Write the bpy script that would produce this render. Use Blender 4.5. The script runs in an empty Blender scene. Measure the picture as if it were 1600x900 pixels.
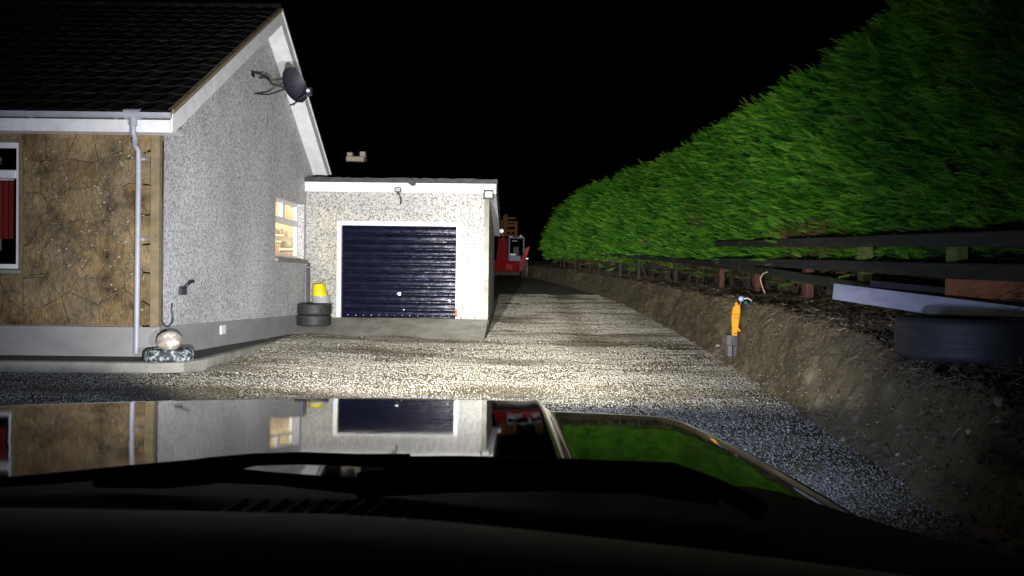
import bpy, math, random
import numpy as np
from mathutils import Matrix, Vector, Euler

random.seed(7)
RNG = np.random.default_rng(11)
R = math.radians
SC = bpy.context.scene
COL = SC.collection

# ------------------------------------------------------------------ camera
CAM_Z = 1.35
F_PX = 1200.0                       # focal length in pixels of the 1600 px wide photograph
PITCH, ROLL = R(0.67), R(0.7)
cam_data = bpy.data.cameras.new('camera')
cam_data.sensor_width = 36.0
cam_data.lens = 36.0 * F_PX / 1600.0
cam_data.clip_start = 0.02
cam_data.clip_end = 2000.0
cam_data.dof.use_dof = True         # a phone lens: the dashboard right in front of it is soft
cam_data.dof.focus_distance = 14.0
cam_data.dof.aperture_fstop = 11.0
cam = bpy.data.objects.new('camera', cam_data)
COL.objects.link(cam)
_fw = Vector((0, math.cos(PITCH), -math.sin(PITCH)))
_r0 = Vector((1, 0, 0)); _u0 = _r0.cross(_fw)
_rt = _r0 * math.cos(ROLL) + _u0 * math.sin(ROLL)
_up = _u0 * math.cos(ROLL) - _r0 * math.sin(ROLL)
cam.matrix_world = Matrix(((_rt.x, _up.x, -_fw.x, 0), (_rt.y, _up.y, -_fw.y, 0), (_rt.z, _up.z, -_fw.z, CAM_Z), (0, 0, 0, 1)))
SC.camera = cam

def ray(px, py):
    return _fw + _rt * ((px - 800) / F_PX) - _up * ((py - 450) / F_PX)
def PY(px, py, Y):                  # world point measured from the photograph, at depth Y
    d = ray(px, py); t = Y / d.y
    return Vector((d.x * t, Y, CAM_Z + d.z * t))
def PXX(px, py, X):                 # ... on the plane x = X
    d = ray(px, py); t = X / d.x
    return Vector((X, d.y * t, CAM_Z + d.z * t))

# ------------------------------------------------------------------ night sky
world = bpy.data.worlds.new('World'); SC.world = world; world.use_nodes = True
wn = world.node_tree.nodes; wl = world.node_tree.links
bg = wn['Background']
sky = wn.new('ShaderNodeTexSky'); sky.sky_type = 'NISHITA'; sky.sun_disc = False
sky.sun_elevation = R(-9.0); sky.sun_rotation = R(200)
wl.new(sky.outputs[0], bg.inputs[0]); bg.inputs[1].default_value = 0.05

SC.view_settings.view_transform = 'Standard'; SC.view_settings.look = 'None'
SC.view_settings.gamma = 1.0; SC.view_settings.exposure = 0.0
SC.view_settings.use_curve_mapping = False
SC.render.engine = 'CYCLES'
SC.cycles.max_bounces = 6
SC.cycles.use_denoising = True
SC.cycles.sample_clamp_indirect = 4.0

# ------------------------------------------------------------------ headlamps of the car we sit in
CAR_X = -0.45
BEAM_W = 17500.0
def headlamp_light(name, x, parent=None):
    ld = bpy.data.lights.new(name, 'SPOT')
    ld.energy = BEAM_W; ld.spot_size = R(172); ld.spot_blend = 0.3; ld.shadow_soft_size = 0.05
    ld.use_nodes = True
    nt = ld.node_tree; n = nt.nodes; l = nt.links
    for q in list(n): n.remove(q)
    out = n.new('ShaderNodeOutputLight')
    tc = n.new('ShaderNodeTexCoord'); sp = n.new('ShaderNodeSeparateXYZ'); l.new(tc.outputs['Normal'], sp.inputs[0])
    def M(op, a, b=None):
        q = n.new('ShaderNodeMath'); q.operation = op
        for i, v in enumerate((a, b)):
            if v is None: continue
            if isinstance(v, (int, float)): q.inputs[i].default_value = v
            else: l.new(v, q.inputs[i])
        return q.outputs[0]
    az = M('MAXIMUM', M('ABSOLUTE', sp.outputs[2]), 0.02)
    h = M('DIVIDE', sp.outputs[0], az)
    v = M('DIVIDE', sp.outputs[1], az)
    def gauss(t, c, s):
        u = M('DIVIDE', M('SUBTRACT', t, c), s)
        return M('EXPONENT', M('MULTIPLY', M('MULTIPLY', u, u), -1.0))
    def step(t, a, b):
        q = n.new('ShaderNodeMapRange'); q.interpolation_type = 'SMOOTHSTEP'
        l.new(t, q.inputs[0]); q.inputs[1].default_value = a; q.inputs[2].default_value = b
        return q.outputs[0]
    rise = M('MULTIPLY', step(M('MULTIPLY', h, -1.0), 0.36, 0.62), 0.05)         # the beam's lower edge lifts towards the kerb side
    vv = M('SUBTRACT', v, rise)
    low = step(vv, -0.160, -0.120)
    side = M('SUBTRACT', 1.0, M('MULTIPLY', step(M('ADD', h, M('MULTIPLY', M('MAXIMUM', v, 0.0), 0.7)), 0.54, 0.98), 0.96))
    main = M('MULTIPLY', M('MULTIPLY', M('MULTIPLY', gauss(h, -0.07, 0.485), gauss(v, 0.0, 0.66)), low), side)
    hot = M('MULTIPLY', M('MULTIPLY', gauss(h, 0.085, 0.13), gauss(v, 0.02, 0.13)), low)
    warm = M('ADD', M('MULTIPLY', main, 0.44), M('MULTIPLY', hot, 1.05))
    spill = M('MULTIPLY', M('MULTIPLY', gauss(h, -0.05, 0.90), gauss(v, 0.0, 0.6)), 0.060)
    e1 = n.new('ShaderNodeEmission'); e1.inputs[0].default_value = (1.0, 0.97, 0.93, 1); l.new(warm, e1.inputs[1])
    e2 = n.new('ShaderNodeEmission'); e2.inputs[0].default_value = (0.52, 0.62, 1.0, 1); l.new(spill, e2.inputs[1])
    ad = n.new('ShaderNodeAddShader'); l.new(e1.outputs[0], ad.inputs[0]); l.new(e2.outputs[0], ad.inputs[1])
    l.new(ad.outputs[0], out.inputs[0])
    o = bpy.data.objects.new(name, ld); COL.objects.link(o)
    o.location = (x, 2.83, 0.80); o.rotation_euler = (R(90), 0, 0)
    return o
LAMP_XS = (CAR_X - 0.74, CAR_X + 0.74)
LAMPS = [headlamp_light('headlamp_light', x) for x in LAMP_XS]

# ------------------------------------------------------------------ helpers
def fbm2(x, y, octaves=4, seed=0):
    x = np.asarray(x, float); y = np.asarray(y, float)
    r = np.random.default_rng(1000 + seed); tab = r.random((256, 256)) * 2 - 1
    tot = np.zeros(np.broadcast(x, y).shape); a = 1.0; s = 0.0
    for o in range(octaves):
        xi = np.floor(x).astype(int); yi = np.floor(y).astype(int)
        fx = x - xi; fy = y - yi
        fx = fx * fx * (3 - 2 * fx); fy = fy * fy * (3 - 2 * fy)
        g = lambda i, j: tab[(i) & 255, (j) & 255]
        tot = tot + a * ((g(xi, yi) * (1 - fx) + g(xi + 1, yi) * fx) * (1 - fy) + (g(xi, yi + 1) * (1 - fx) + g(xi + 1, yi + 1) * fx) * fy)
        s += a; a *= 0.5; x = x * 2.03 + 17.1; y = y * 2.03 + 9.7
    return tot / s

class MB:
    def __init__(self): self.v = []; self.f = []
    def add(self, vs, fs):
        b = len(self.v); self.v += [tuple(p) for p in vs]; self.f += [tuple(i + b for i in q) for q in fs]; return self
    def box(self, x0, x1, y0, y1, z0, z1):
        return self.add([(x0, y0, z0), (x1, y0, z0), (x1, y1, z0), (x0, y1, z0), (x0, y0, z1), (x1, y0, z1), (x1, y1, z1), (x0, y1, z1)],
                        [(0, 3, 2, 1), (4, 5, 6, 7), (0, 1, 5, 4), (1, 2, 6, 5), (2, 3, 7, 6), (3, 0, 4, 7)])
    def cbox(self, x0, x1, y0, y1, z0, z1, c=0.01):      # box with chamfered edges
        cx, cy, cz = (x0 + x1) / 2, (y0 + y1) / 2, (z0 + z1) / 2
        hx, hy, hz = abs(x1 - x0) / 2, abs(y1 - y0) / 2, abs(z1 - z0) / 2
        c = min(c, hx * .9, hy * .9, hz * .9)
        vs = []; idx = {}
        for sx in (-1, 1):
            for sy in (-1, 1):
                for sz in (-1, 1):
                    for k in range(3):
                        d = [hx - c, hy - c, hz - c]; d[k] += c
                        idx[(sx, sy, sz, k)] = len(vs); vs.append((cx + sx * d[0], cy + sy * d[1], cz + sz * d[2]))
        I = lambda s, k: idx[(s[0], s[1], s[2], k)]
        fs = []
        for k in range(3):
            a, b = (k + 1) % 3, (k + 2) % 3
            for s in (-1, 1):
                q = []
                for (p, r) in ((-1, -1), (1, -1), (1, 1), (-1, 1)):
                    t = [0, 0, 0]; t[k] = s; t[a] = p; t[b] = r; q.append(I(t, k))
                fs.append(tuple(q if s > 0 else q[::-1]))
            for p in (-1, 1):
                for r in (-1, 1):
                    t0 = [0, 0, 0]; t0[k] = -1; t0[a] = p; t0[b] = r
                    t1 = list(t0); t1[k] = 1
                    q = (I(t0, a), I(t1, a), I(t1, b), I(t0, b))
                    fs.append(q if p * r < 0 else q[::-1])
        for key in [(x, y, z) for x in (-1, 1) for y in (-1, 1) for z in (-1, 1)]:
            q = (I(key, 0), I(key, 1), I(key, 2)); fs.append(q if key[0] * key[1] * key[2] > 0 else q[::-1])
        return self.add(vs, fs)
    def prism(self, poly, ex):                             # planar polygon (list of 3-D points) pushed along a vector
        n = len(poly); ex = Vector(ex); p = [Vector(q) for q in poly]
        return self.add([tuple(q) for q in p] + [tuple(q + ex) for q in p],
                        [tuple(range(n))[::-1], tuple(range(n, 2 * n))] + [(i, (i + 1) % n, n + (i + 1) % n, n + i) for i in range(n)])
    def tube(self, path, r, n=8, cap=True):
        path = [Vector(p) for p in path]; m = len(path)
        rs = r if isinstance(r, (list, tuple)) else [r] * m
        vs = []; prev = None
        for i, p in enumerate(path):
            t = (path[min(i + 1, m - 1)] - path[max(i - 1, 0)]).normalized()
            if prev is None:
                a = Vector((0, 0, 1)) if abs(t.z) < .9 else Vector((1, 0, 0))
                u = t.cross(a).normalized()
            else:
                u = (prev - t * prev.dot(t)).normalized()
            prev = u; w = t.cross(u)
            for k in range(n):
                an = 2 * math.pi * k / n; vs.append(tuple(p + (u * math.cos(an) + w * math.sin(an)) * rs[i]))
        fs = [(i * n + k, i * n + (k + 1) % n, (i + 1) * n + (k + 1) % n, (i + 1) * n + k) for i in range(m - 1) for k in range(n)]
        if cap: fs += [tuple(range(n))[::-1], tuple(range((m - 1) * n, m * n))]
        return self.add(vs, fs)
    def lathe(self, prof, n=32, c=(0, 0, 0), axis='z', closed=False, jit=0.0):
        vs = []; fs = []; m = len(prof)
        for k in range(n):
            a = 2 * math.pi * k / n
            for (r, z) in prof:
                rr = r * (1 + random.uniform(-jit, jit))
                x, y = rr * math.cos(a), rr * math.sin(a)
                p = (x, y, z) if axis == 'z' else ((z, x, y) if axis == 'x' else (y, z, x))
                vs.append((p[0] + c[0], p[1] + c[1], p[2] + c[2]))
        for k in range(n):
            for i in range(m if closed else m - 1):
                j = (i + 1) % m
                fs.append((k * m + i, ((k + 1) % n) * m + i, ((k + 1) % n) * m + j, k * m + j))
        return self.add(vs, fs)
    def grid(self, pts):                                   # rows of points
        h = len(pts); w = len(pts[0])
        return self.add([p for r in pts for p in r], [(i * w + j, i * w + j + 1, (i + 1) * w + j + 1, (i + 1) * w + j) for i in range(h - 1) for j in range(w - 1)])
    def xf(self, M):
        self.v = [tuple(M @ Vector(p)) for p in self.v]; return self
    def mesh(self, name, mat=None, smooth=False):
        me = bpy.data.meshes.new(name); me.from_pydata(self.v, [], self.f); me.update()
        if mat: me.materials.append(mat)
        if smooth:
            me.polygons.foreach_set('use_smooth', [True] * len(me.polygons))
            if smooth != True:
                try: me.set_sharp_from_angle(angle=R(smooth))
                except Exception: pass
        return me

def np_mesh(name, verts, faces, mat, tint=None, smooth=False):
    """verts (n,3), faces (m,k) numpy"""
    me = bpy.data.meshes.new(name); n = len(verts); m, k = faces.shape
    me.vertices.add(n); me.vertices.foreach_set('co', verts.astype(np.float32).ravel())
    me.loops.add(m * k); me.loops.foreach_set('vertex_index', faces.astype(np.int32).ravel())
    me.polygons.add(m); me.polygons.foreach_set('loop_start', (np.arange(m) * k).astype(np.int32))
    if smooth: me.polygons.foreach_set('use_smooth', np.ones(m, bool))
    if tint is not None:
        at = me.attributes.new('tint', 'FLOAT', 'POINT'); at.data.foreach_set('value', tint.astype(np.float32))
    me.update(calc_edges=True); me.materials.append(mat)
    return me

def link(name, me, parent=None, loc=None):
    o = bpy.data.objects.new(name, me); COL.objects.link(o)
    if loc is not None: o.location = loc
    if parent is not None:
        o.parent = parent
        if parent.type == 'EMPTY': o.matrix_parent_inverse = Matrix.Translation(-Vector(parent.location))
    return o
def obj(name, mb, mat, parent=None, smooth=False):
    return link(name, mb.mesh(name, mat, smooth), parent)
def tag(o, label, cat, group=None):
    o['label'] = label; o['category'] = cat
    if group: o['group'] = group
    return o
def thing(name, loc, label, cat, group=None):
    o = bpy.data.objects.new(name, None); COL.objects.link(o); o.location = loc; o.empty_display_size = .2
    return tag(o, label, cat, group)
def local(name, mb_or_me, mat, parent, smooth=False):      # part modelled about its thing's own origin
    me = mb_or_me.mesh(name, mat, smooth) if isinstance(mb_or_me, MB) else mb_or_me
    o = bpy.data.objects.new(name, me); COL.objects.link(o); o.parent = parent; return o

# ------------------------------------------------------------------ materials
def base_mat(name):
    m = bpy.data.materials.new(name); m.use_nodes = True
    return m, m.node_tree.nodes, m.node_tree.links, m.node_tree.nodes['Principled BSDF']
def ramp(n, stops):
    r = n.new('ShaderNodeValToRGB'); e = r.color_ramp.elements
    while len(e) < len(stops): e.new(0.5)
    for q, (p, c) in zip(e, stops): q.position = p; q.color = (*c, 1)
    return r
def coords(n, l, scale, obj_space=False):
    mp = n.new('ShaderNodeMapping'); mp.inputs['Scale'].default_value = scale if isinstance(scale, tuple) else (scale,) * 3
    if obj_space:
        tc = n.new('ShaderNodeTexCoord'); l.new(tc.outputs['Object'], mp.inputs[0])
    else:
        g = n.new('ShaderNodeNewGeometry'); l.new(g.outputs['Position'], mp.inputs[0])
    return mp.outputs[0]
def nmat(name, stops, scale=4.0, rough=0.6, bump=0.0, bscale=40.0, bdist=0.01, metallic=0.0, spec=0.5, vary=0.0, obj_space=False, detail=6.0, rvar=0.0, coat=0.0):
    m, n, l, b = base_mat(name)
    co = coords(n, l, scale, obj_space)
    t = n.new('ShaderNodeTexNoise'); t.inputs['Scale'].default_value = 1.0; t.inputs['Detail'].default_value = detail; t.inputs['Roughness'].default_value = 0.65
    l.new(co, t.inputs['Vector'])
    if len(stops) == 1: stops = [(0.3, tuple(c * .85 for c in stops[0])), (0.7, tuple(min(c * 1.12, 1) for c in stops[0]))]
    r = ramp(n, stops); l.new(t.outputs[0], r.inputs[0]); colr = r.outputs[0]
    if vary:
        oi = n.new('ShaderNodeObjectInfo'); mr = n.new('ShaderNodeMapRange'); l.new(oi.outputs['Random'], mr.inputs[0])
        mr.inputs[3].default_value = 1 - vary; mr.inputs[4].default_value = 1 + vary
        hs = n.new('ShaderNodeHueSaturation'); l.new(colr, hs.inputs['Color']); l.new(mr.outputs[0], hs.inputs['Value']); colr = hs.outputs[0]
    l.new(colr, b.inputs['Base Color'])
    b.inputs['Roughness'].default_value = rough; b.inputs['Metallic'].default_value = metallic
    b.inputs['Specular IOR Level'].default_value = spec; b.inputs['Coat Weight'].default_value = coat
    if rvar:
        mr = n.new('ShaderNodeMapRange'); l.new(t.outputs[0], mr.inputs[0]); mr.inputs[1].default_value = .3; mr.inputs[2].default_value = .7
        mr.inputs[3].default_value = max(rough - rvar, .03); mr.inputs[4].default_value = min(rough + rvar, 1); l.new(mr.outputs[0], b.inputs['Roughness'])
    if bump:
        t2 = n.new('ShaderNodeTexNoise'); t2.inputs['Scale'].default_value = 1.0; t2.inputs['Detail'].default_value = 4
        l.new(coords(n, l, bscale, obj_space), t2.inputs['Vector'])
        bp = n.new('ShaderNodeBump'); bp.inputs['Strength'].default_value = bump; bp.inputs['Distance'].default_value = bdist
        l.new(t2.outputs[0], bp.inputs['Height']); l.new(bp.outputs[0], b.inputs['Normal'])
    return m
def pebbledash(name, light, mid, dark, tone):
    m, n, l, b = base_mat(name)
    co = coords(n, l, 40.0)
    v = n.new('ShaderNodeTexVoronoi'); v.inputs['Scale'].default_value = 1; l.new(co, v.inputs['Vector'])
    sp = n.new('ShaderNodeSeparateColor'); l.new(v.outputs['Color'], sp.inputs[0])
    r = ramp(n, [(0.0, dark), (0.16, dark), (0.3, mid), (0.62, mid), (0.85, light), (1.0, light)]); l.new(sp.outputs[0], r.inputs[0])
    t = n.new('ShaderNodeTexNoise'); t.inputs['Scale'].default_value = 1; t.inputs['Detail'].default_value = 5; l.new(coords(n, l, (.9, .9, .55)), t.inputs['Vector'])
    r2 = ramp(n, [(0.3, tone), (0.65, (1, 1, 1))]); l.new(t.outputs[0], r2.inputs[0])
    mx = n.new('ShaderNodeMix'); mx.data_type = 'RGBA'; mx.blend_type = 'MULTIPLY'; mx.inputs[0].default_value = 1
    l.new(r.outputs[0], mx.inputs[6]); l.new(r2.outputs[0], mx.inputs[7]); l.new(mx.outputs[2], b.inputs['Base Color'])
    b.inputs['Roughness'].default_value = .8; b.inputs['Specular IOR Level'].default_value = .3
    v2 = n.new('ShaderNodeTexVoronoi'); v2.inputs['Scale'].default_value = 1; l.new(coords(n, l, 62.0), v2.inputs['Vector'])
    bp = n.new('ShaderNodeBump'); bp.invert = True; bp.inputs['Strength'].default_value = .9; bp.inputs['Distance'].default_value = .012
    l.new(v2.outputs['Distance'], bp.inputs['Height']); l.new(bp.outputs[0], b.inputs['Normal'])
    return m
def tint_mat(name, stops, rough=.7, spec=.3, noise=None, trans=0.0):
    m, n, l, b = base_mat(name)
    a = n.new('ShaderNodeAttribute'); a.attribute_name = 'tint'
    r = ramp(n, stops); l.new(a.outputs['Fac'], r.inputs[0])
    l.new(r.outputs[0], b.inputs['Base Color']); b.inputs['Roughness'].default_value = rough; b.inputs['Specular IOR Level'].default_value = spec
    return m
def glass_mat(name, tint=(1, 1, 1), rough=0.0):
    m, n, l, b = base_mat(name); n.remove(b)
    tr = n.new('ShaderNodeBsdfTransparent'); tr.inputs[0].default_value = (*tint, 1)
    gl = n.new('ShaderNodeBsdfGlossy'); gl.inputs['Roughness'].default_value = rough
    fr = n.new('ShaderNodeFresnel'); gb = n.new('ShaderNodeNewGeometry'); mi = n.new('ShaderNodeMapRange'); l.new(gb.outputs['Backfacing'], mi.inputs[0]); mi.inputs[3].default_value = 1.5; mi.inputs[4].default_value = 1 / 1.5; l.new(mi.outputs[0], fr.inputs[0])
    mx = n.new('ShaderNodeMixShader'); l.new(fr.outputs[0], mx.inputs[0]); l.new(tr.outputs[0], mx.inputs[1]); l.new(gl.outputs[0], mx.inputs[2])
    l.new(mx.outputs[0], n['Material Output'].inputs[0])
    return m

M_white = nmat('white_paint', [(0.3, (.62, .62, .62)), (.62, (.78, .78, .78))], 5, .45, .15, 30, .004)
M_upvc = nmat('white_plastic', [(0.3, (.66, .66, .66)), (.7, (.76, .76, .76))], 3, .35)
M_gutter = nmat('grey_gutter_plastic', [(0.3, (.27, .28, .31)), (.7, (.36, .37, .41))], 5, .45)
M_gable = pebbledash('gable_pebbledash', (.70, .69, .695), (.54, .53, .53), (.33, .325, .33), (.74, .735, .73))
M_garage = pebbledash('garage_pebbledash', (.60, .59, .565), (.46, .45, .425), (.22, .22, .20), (.76, .76, .72))
M_plinth = nmat('smooth_grey_render', [(0.25, (.19, .185, .18)), (.7, (.27, .265, .255))], (1.5, 1.5, 3.5), .8, .3, 40, .004)
M_conc = nmat('weathered_concrete', [(0.25, (.115, .115, .09)), (.5, (.22, .215, .18)), (.75, (.31, .30, .26))], 2.6, .85, .5, 24, .012)
M_pathdark = nmat('mossy_dark_concrete', [(0.25, (.018, .018, .014)), (.6, (.05, .05, .04)), (.8, (.09, .088, .07))], 3.0, .8, .5, 30, .01)
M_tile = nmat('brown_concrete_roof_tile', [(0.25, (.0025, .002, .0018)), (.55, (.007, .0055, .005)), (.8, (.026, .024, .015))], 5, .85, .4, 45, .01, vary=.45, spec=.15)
M_felt = nmat('roofing_felt', [(0.3, (.02, .02, .022)), (.7, (.06, .06, .065))], 6, .75, .4, 30, .01)
M_mortar = nmat('sandy_mortar', [(0.3, (.14, .108, .058)), (.7, (.23, .18, .10))], 6, .9, .5, 50, .006)
M_slatpiece = nmat('slate', [(0.3, (.018, .015, .016)), (.7, (.05, .045, .045))], 8, .7)
M_black = nmat('black_metal', [(0.3, (.012, .012, .014)), (.7, (.025, .025, .03))], 8, .45)
M_dish = nmat('charcoal_dish_paint', [(0.3, (.022, .023, .032)), (.7, (.036, .037, .05))], 6, .5)
M_tyre = nmat('tyre_rubber', [(0.3, (.015, .015, .015)), (.7, (.034, .033, .032))], 12, .62, .3, 60, .004)
M_alloy = nmat('dull_alloy', [(0.3, (.30, .31, .32)), (.7, (.5, .5, .5))], 9, .38, metallic=.7)
M_yellow = nmat('yellow_plastic', [(0.3, (.60, .52, .008)), (.7, (.74, .66, .015))], 6, .4)
M_drum = nmat('grey_drum_plastic', [(0.3, (.28, .28, .29)), (.7, (.42, .42, .43))], 6, .4)
M_bluep = nmat('blue_plastic', [(0.3, (.09, .11, .16)), (.7, (.15, .18, .25))], 6, .5)
M_brownw = nmat('brown_timber', [(0.3, (.05, .03, .022)), (.7, (.11, .07, .05))], (3, 3, 20), .7)
M_sleeper = nmat('tarred_dark_timber', [(0.25, (.004, .005, .004)), (.5, (.012, .015, .011)), (.68, (.032, .040, .022)), (.82, (.08, .085, .06))], (14, 1.6, 14), .8, .5, (60, 6, 60), .01)
M_mossy = nmat('mossy_post_timber', [(0.3, (.06, .085, .015)), (.6, (.12, .16, .03)), (.8, (.13, .11, .07))], 9, .85, .4, 40, .01)
M_redpost = nmat('reddish_post_timber', [(0.3, (.065, .022, .015)), (.7, (.13, .045, .03))], (20, 20, 5), .8, .4, 40, .006)
M_board = nmat('pale_blue_grey_board', [(0.25, (.20, .21, .27)), (.55, (.30, .315, .39)), (.8, (.36, .37, .44))], (9, 1.5, 9), .55, .2, 30, .003)
M_rust = nmat('rusty_sheet', [(0.25, (.16, .055, .022)), (.55, (.30, .105, .04)), (.8, (.42, .17, .07))], 7, .85, .4, 60, .006)
M_copper = nmat('pale_copper_pipe', [(0.3, (.42, .25, .16)), (.7, (.58, .40, .28))], 10, .5)
M_stone = nmat('field_stone', [(0.3, (.20, .17, .13)), (.7, (.42, .38, .30))], 14, .85, .5, 30, .01, vary=.3)
M_tan = nmat('tan_steel', [(0.3, (.13, .060, .022)), (.7, (.22, .10, .038))], 8, .7, spec=.08)
M_red = nmat('faded_red_machine_paint', [(0.3, (.20, .005, .005)), (.7, (.33, .010, .009))], 3, .6, rvar=.12, spec=.08)
M_pinkred = nmat('bleached_red_paint', [(0.3, (.34, .035, .035)), (.7, (.46, .07, .065))], 4, .6, spec=.1)
M_cabblue = nmat('blue_grey_cab_paint', [(0.3, (.10, .115, .17)), (.7, (.17, .19, .26))], 5, .45)
M_pale = nmat('pale_lamp_plastic', [(.6, .63, .70)], 5, .3)
M_orange = nmat('amber_beacon_plastic', [(.7, .26, .03)], 5, .35)
M_mudrub = nmat('muddy_rubber', [(0.3, (.03, .027, .025)), (.7, (.10, .085, .075))], 5, .9, .5, 20, .02)
M_cream = nmat('cream_clay', [(0.3, (.42, .36, .26)), (.7, (.6, .54, .42))], 6, .7)
M_brick = nmat('old_brick', [(0.3, (.10, .045, .03)), (.7, (.2, .1, .07))], 9, .85)
M_curtain = nmat('red_curtain_fabric', [(0.3, (.14, .006, .004)), (.7, (.22, .012, .008))], (12, 12, .6), .9)
M_warmwall = nmat('kitchen_paint', [(.74, .62, .40)], 2, .7)
M_cupb = nmat('kitchen_cupboard', [(0.3, (.36, .26, .13)), (.7, (.46, .34, .18))], (5, 5, 1), .5)
M_work = nmat('pale_worktop', [(.78, .74, .66)], 5, .35)
M_bushgreen = nmat('dull_olive', [(0.3, (.10, .12, .03)), (.7, (.2, .2, .06))], 5, .8)
M_glass = glass_mat('window_glass', (.93, .95, .94))
M_carglass = base_mat('windscreen_glass')[0]
_n = M_carglass.node_tree.nodes; _n.remove(_n['Principled BSDF']); _t = _n.new('ShaderNodeBsdfTransparent'); _t.inputs[0].default_value = (.955, .965, .96, 1)
M_carglass.node_tree.links.new(_t.outputs[0], _n['Material Output'].inputs[0])
M_bulbglass = glass_mat('lamp_glass', (.95, .95, .95))
M_refl = nmat('lamp_reflector', [(.8, .8, .8)], 6, .25, metallic=.6)
# garage door paint: dark navy, wavy pressed steel with paler flecks
def door_mat():
    m, n, l, b = base_mat('navy_door_paint')
    t = n.new('ShaderNodeTexNoise'); t.inputs['Scale'].default_value = 1; t.inputs['Detail'].default_value = 8; t.inputs['Roughness'].default_value = .75
    l.new(coords(n, l, (3.5, 8, 9)), t.inputs['Vector'])
    r = ramp(n, [(.35, (.0020, .0024, .009)), (.58, (.0045, .005, .017)), (.68, (.014, .016, .04)), (.77, (.06, .065, .13))]); l.new(t.outputs[0], r.inputs[0])
    l.new(r.outputs[0], b.inputs['Base Color']); b.inputs['Roughness'].default_value = .22; b.inputs['Specular IOR Level'].default_value = .14
    t2 = n.new('ShaderNodeTexNoise'); t2.inputs['Scale'].default_value = 1; t2.inputs['Detail'].default_value = 5; l.new(coords(n, l, (5, 5, 16)), t2.inputs['Vector'])
    bp = n.new('ShaderNodeBump'); bp.inputs['Strength'].default_value = .27; bp.inputs['Distance'].default_value = .03
    l.new(t2.outputs[0], bp.inputs['Height']); l.new(bp.outputs[0], b.inputs['Normal'])
    return m
M_door = door_mat()
# stone cladding
def clad_mat():
    m, n, l, b = base_mat('golden_stone_cladding')
    oi = n.new('ShaderNodeObjectInfo')
    r0 = ramp(n, [(0, (.15, .10, .045)), (.3, (.20, .138, .06)), (.6, (.17, .13, .072)), (.85, (.235, .165, .075)), (1, (.155, .124, .078))]); l.new(oi.outputs['Random'], r0.inputs[0])
    t = n.new('ShaderNodeTexNoise'); t.inputs['Scale'].default_value = 1; t.inputs['Detail'].default_value = 7; t.inputs['Roughness'].default_value = .68; l.new(coords(n, l, 2.4), t.inputs['Vector'])
    r = ramp(n, [(.32, (.16, .155, .15)), (.43, (.65, .63, .6)), (.53, (1.0, .97, .93)), (.70, (1.5, 1.44, 1.3))]); l.new(t.outputs[0], r.inputs[0])
    mx = n.new('ShaderNodeMix'); mx.data_type = 'RGBA'; mx.blend_type = 'MULTIPLY'; mx.inputs[0].default_value = 1
    l.new(r0.outputs[0], mx.inputs[6]); l.new(r.outputs[0], mx.inputs[7]); l.new(mx.outputs[2], b.inputs['Base Color'])
    b.inputs['Roughness'].default_value = .82
    t2 = n.new('ShaderNodeTexNoise'); t2.inputs['Scale'].default_value = 1; t2.inputs['Detail'].default_value = 6; l.new(coords(n, l, 14), t2.inputs['Vector'])
    bp = n.new('ShaderNodeBump'); bp.inputs['Strength'].default_value = 1.0; bp.inputs['Distance'].default_value = .05
    l.new(t2.outputs[0], bp.inputs['Height']); l.new(bp.outputs[0], b.inputs['Normal'])
    return m
M_clad = clad_mat()
# ground: gravel over mud, darker bare mud up the lane
def ground_mat():
    m, n, l, b = base_mat('gravel_and_mud')
    v = n.new('ShaderNodeTexVoronoi'); v.inputs['Scale'].default_value = 1; l.new(coords(n, l, 52), v.inputs['Vector'])
    sp = n.new('ShaderNodeSeparateColor'); l.new(v.outputs['Color'], sp.inputs[0])
    r = ramp(n, [(0, (.09, .078, .052)), (.4, (.20, .182, .135)), (.75, (.31, .288, .23)), (1, (.46, .435, .37))]); l.new(sp.outputs[0], r.inputs[0])
    t = n.new('ShaderNodeTexNoise'); t.inputs['Scale'].default_value = 1; t.inputs['Detail'].default_value = 7; l.new(coords(n, l, (.55, 1.1, 1)), t.inputs['Vector'])
    r2 = ramp(n, [(.36, (.30, .25, .13)), (.5, (.75, .68, .48)), (.62, (1, 1, 1))]); l.new(t.outputs[0], r2.inputs[0])
    mx = n.new('ShaderNodeMix'); mx.data_type = 'RGBA'; mx.blend_type = 'MULTIPLY'; mx.inputs[0].default_value = 1
    l.new(r.outputs[0], mx.inputs[6]); l.new(r2.outputs[0], mx.inputs[7])
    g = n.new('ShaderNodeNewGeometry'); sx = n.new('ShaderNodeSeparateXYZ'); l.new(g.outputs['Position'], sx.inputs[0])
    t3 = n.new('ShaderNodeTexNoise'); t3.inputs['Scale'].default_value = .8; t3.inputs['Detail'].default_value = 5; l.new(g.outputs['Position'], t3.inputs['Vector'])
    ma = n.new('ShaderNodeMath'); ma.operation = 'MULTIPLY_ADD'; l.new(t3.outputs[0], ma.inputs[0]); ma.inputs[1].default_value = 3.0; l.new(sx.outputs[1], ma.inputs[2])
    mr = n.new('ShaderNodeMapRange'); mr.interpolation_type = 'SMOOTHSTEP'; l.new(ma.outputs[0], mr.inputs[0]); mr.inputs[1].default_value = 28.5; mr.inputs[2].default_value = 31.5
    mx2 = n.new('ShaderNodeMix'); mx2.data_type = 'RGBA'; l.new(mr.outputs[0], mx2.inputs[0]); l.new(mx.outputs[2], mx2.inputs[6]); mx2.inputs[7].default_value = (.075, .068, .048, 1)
    l.new(mx2.outputs[2], b.inputs['Base Color']); b.inputs['Roughness'].default_value = .85
    bp = n.new('ShaderNodeBump'); bp.invert = True; bp.inputs['Strength'].default_value = .9; bp.inputs['Distance'].default_value = .02
    l.new(v.outputs['Distance'], bp.inputs['Height']); l.new(bp.outputs[0], b.inputs['Normal'])
    return m
M_ground = ground_mat()
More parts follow.
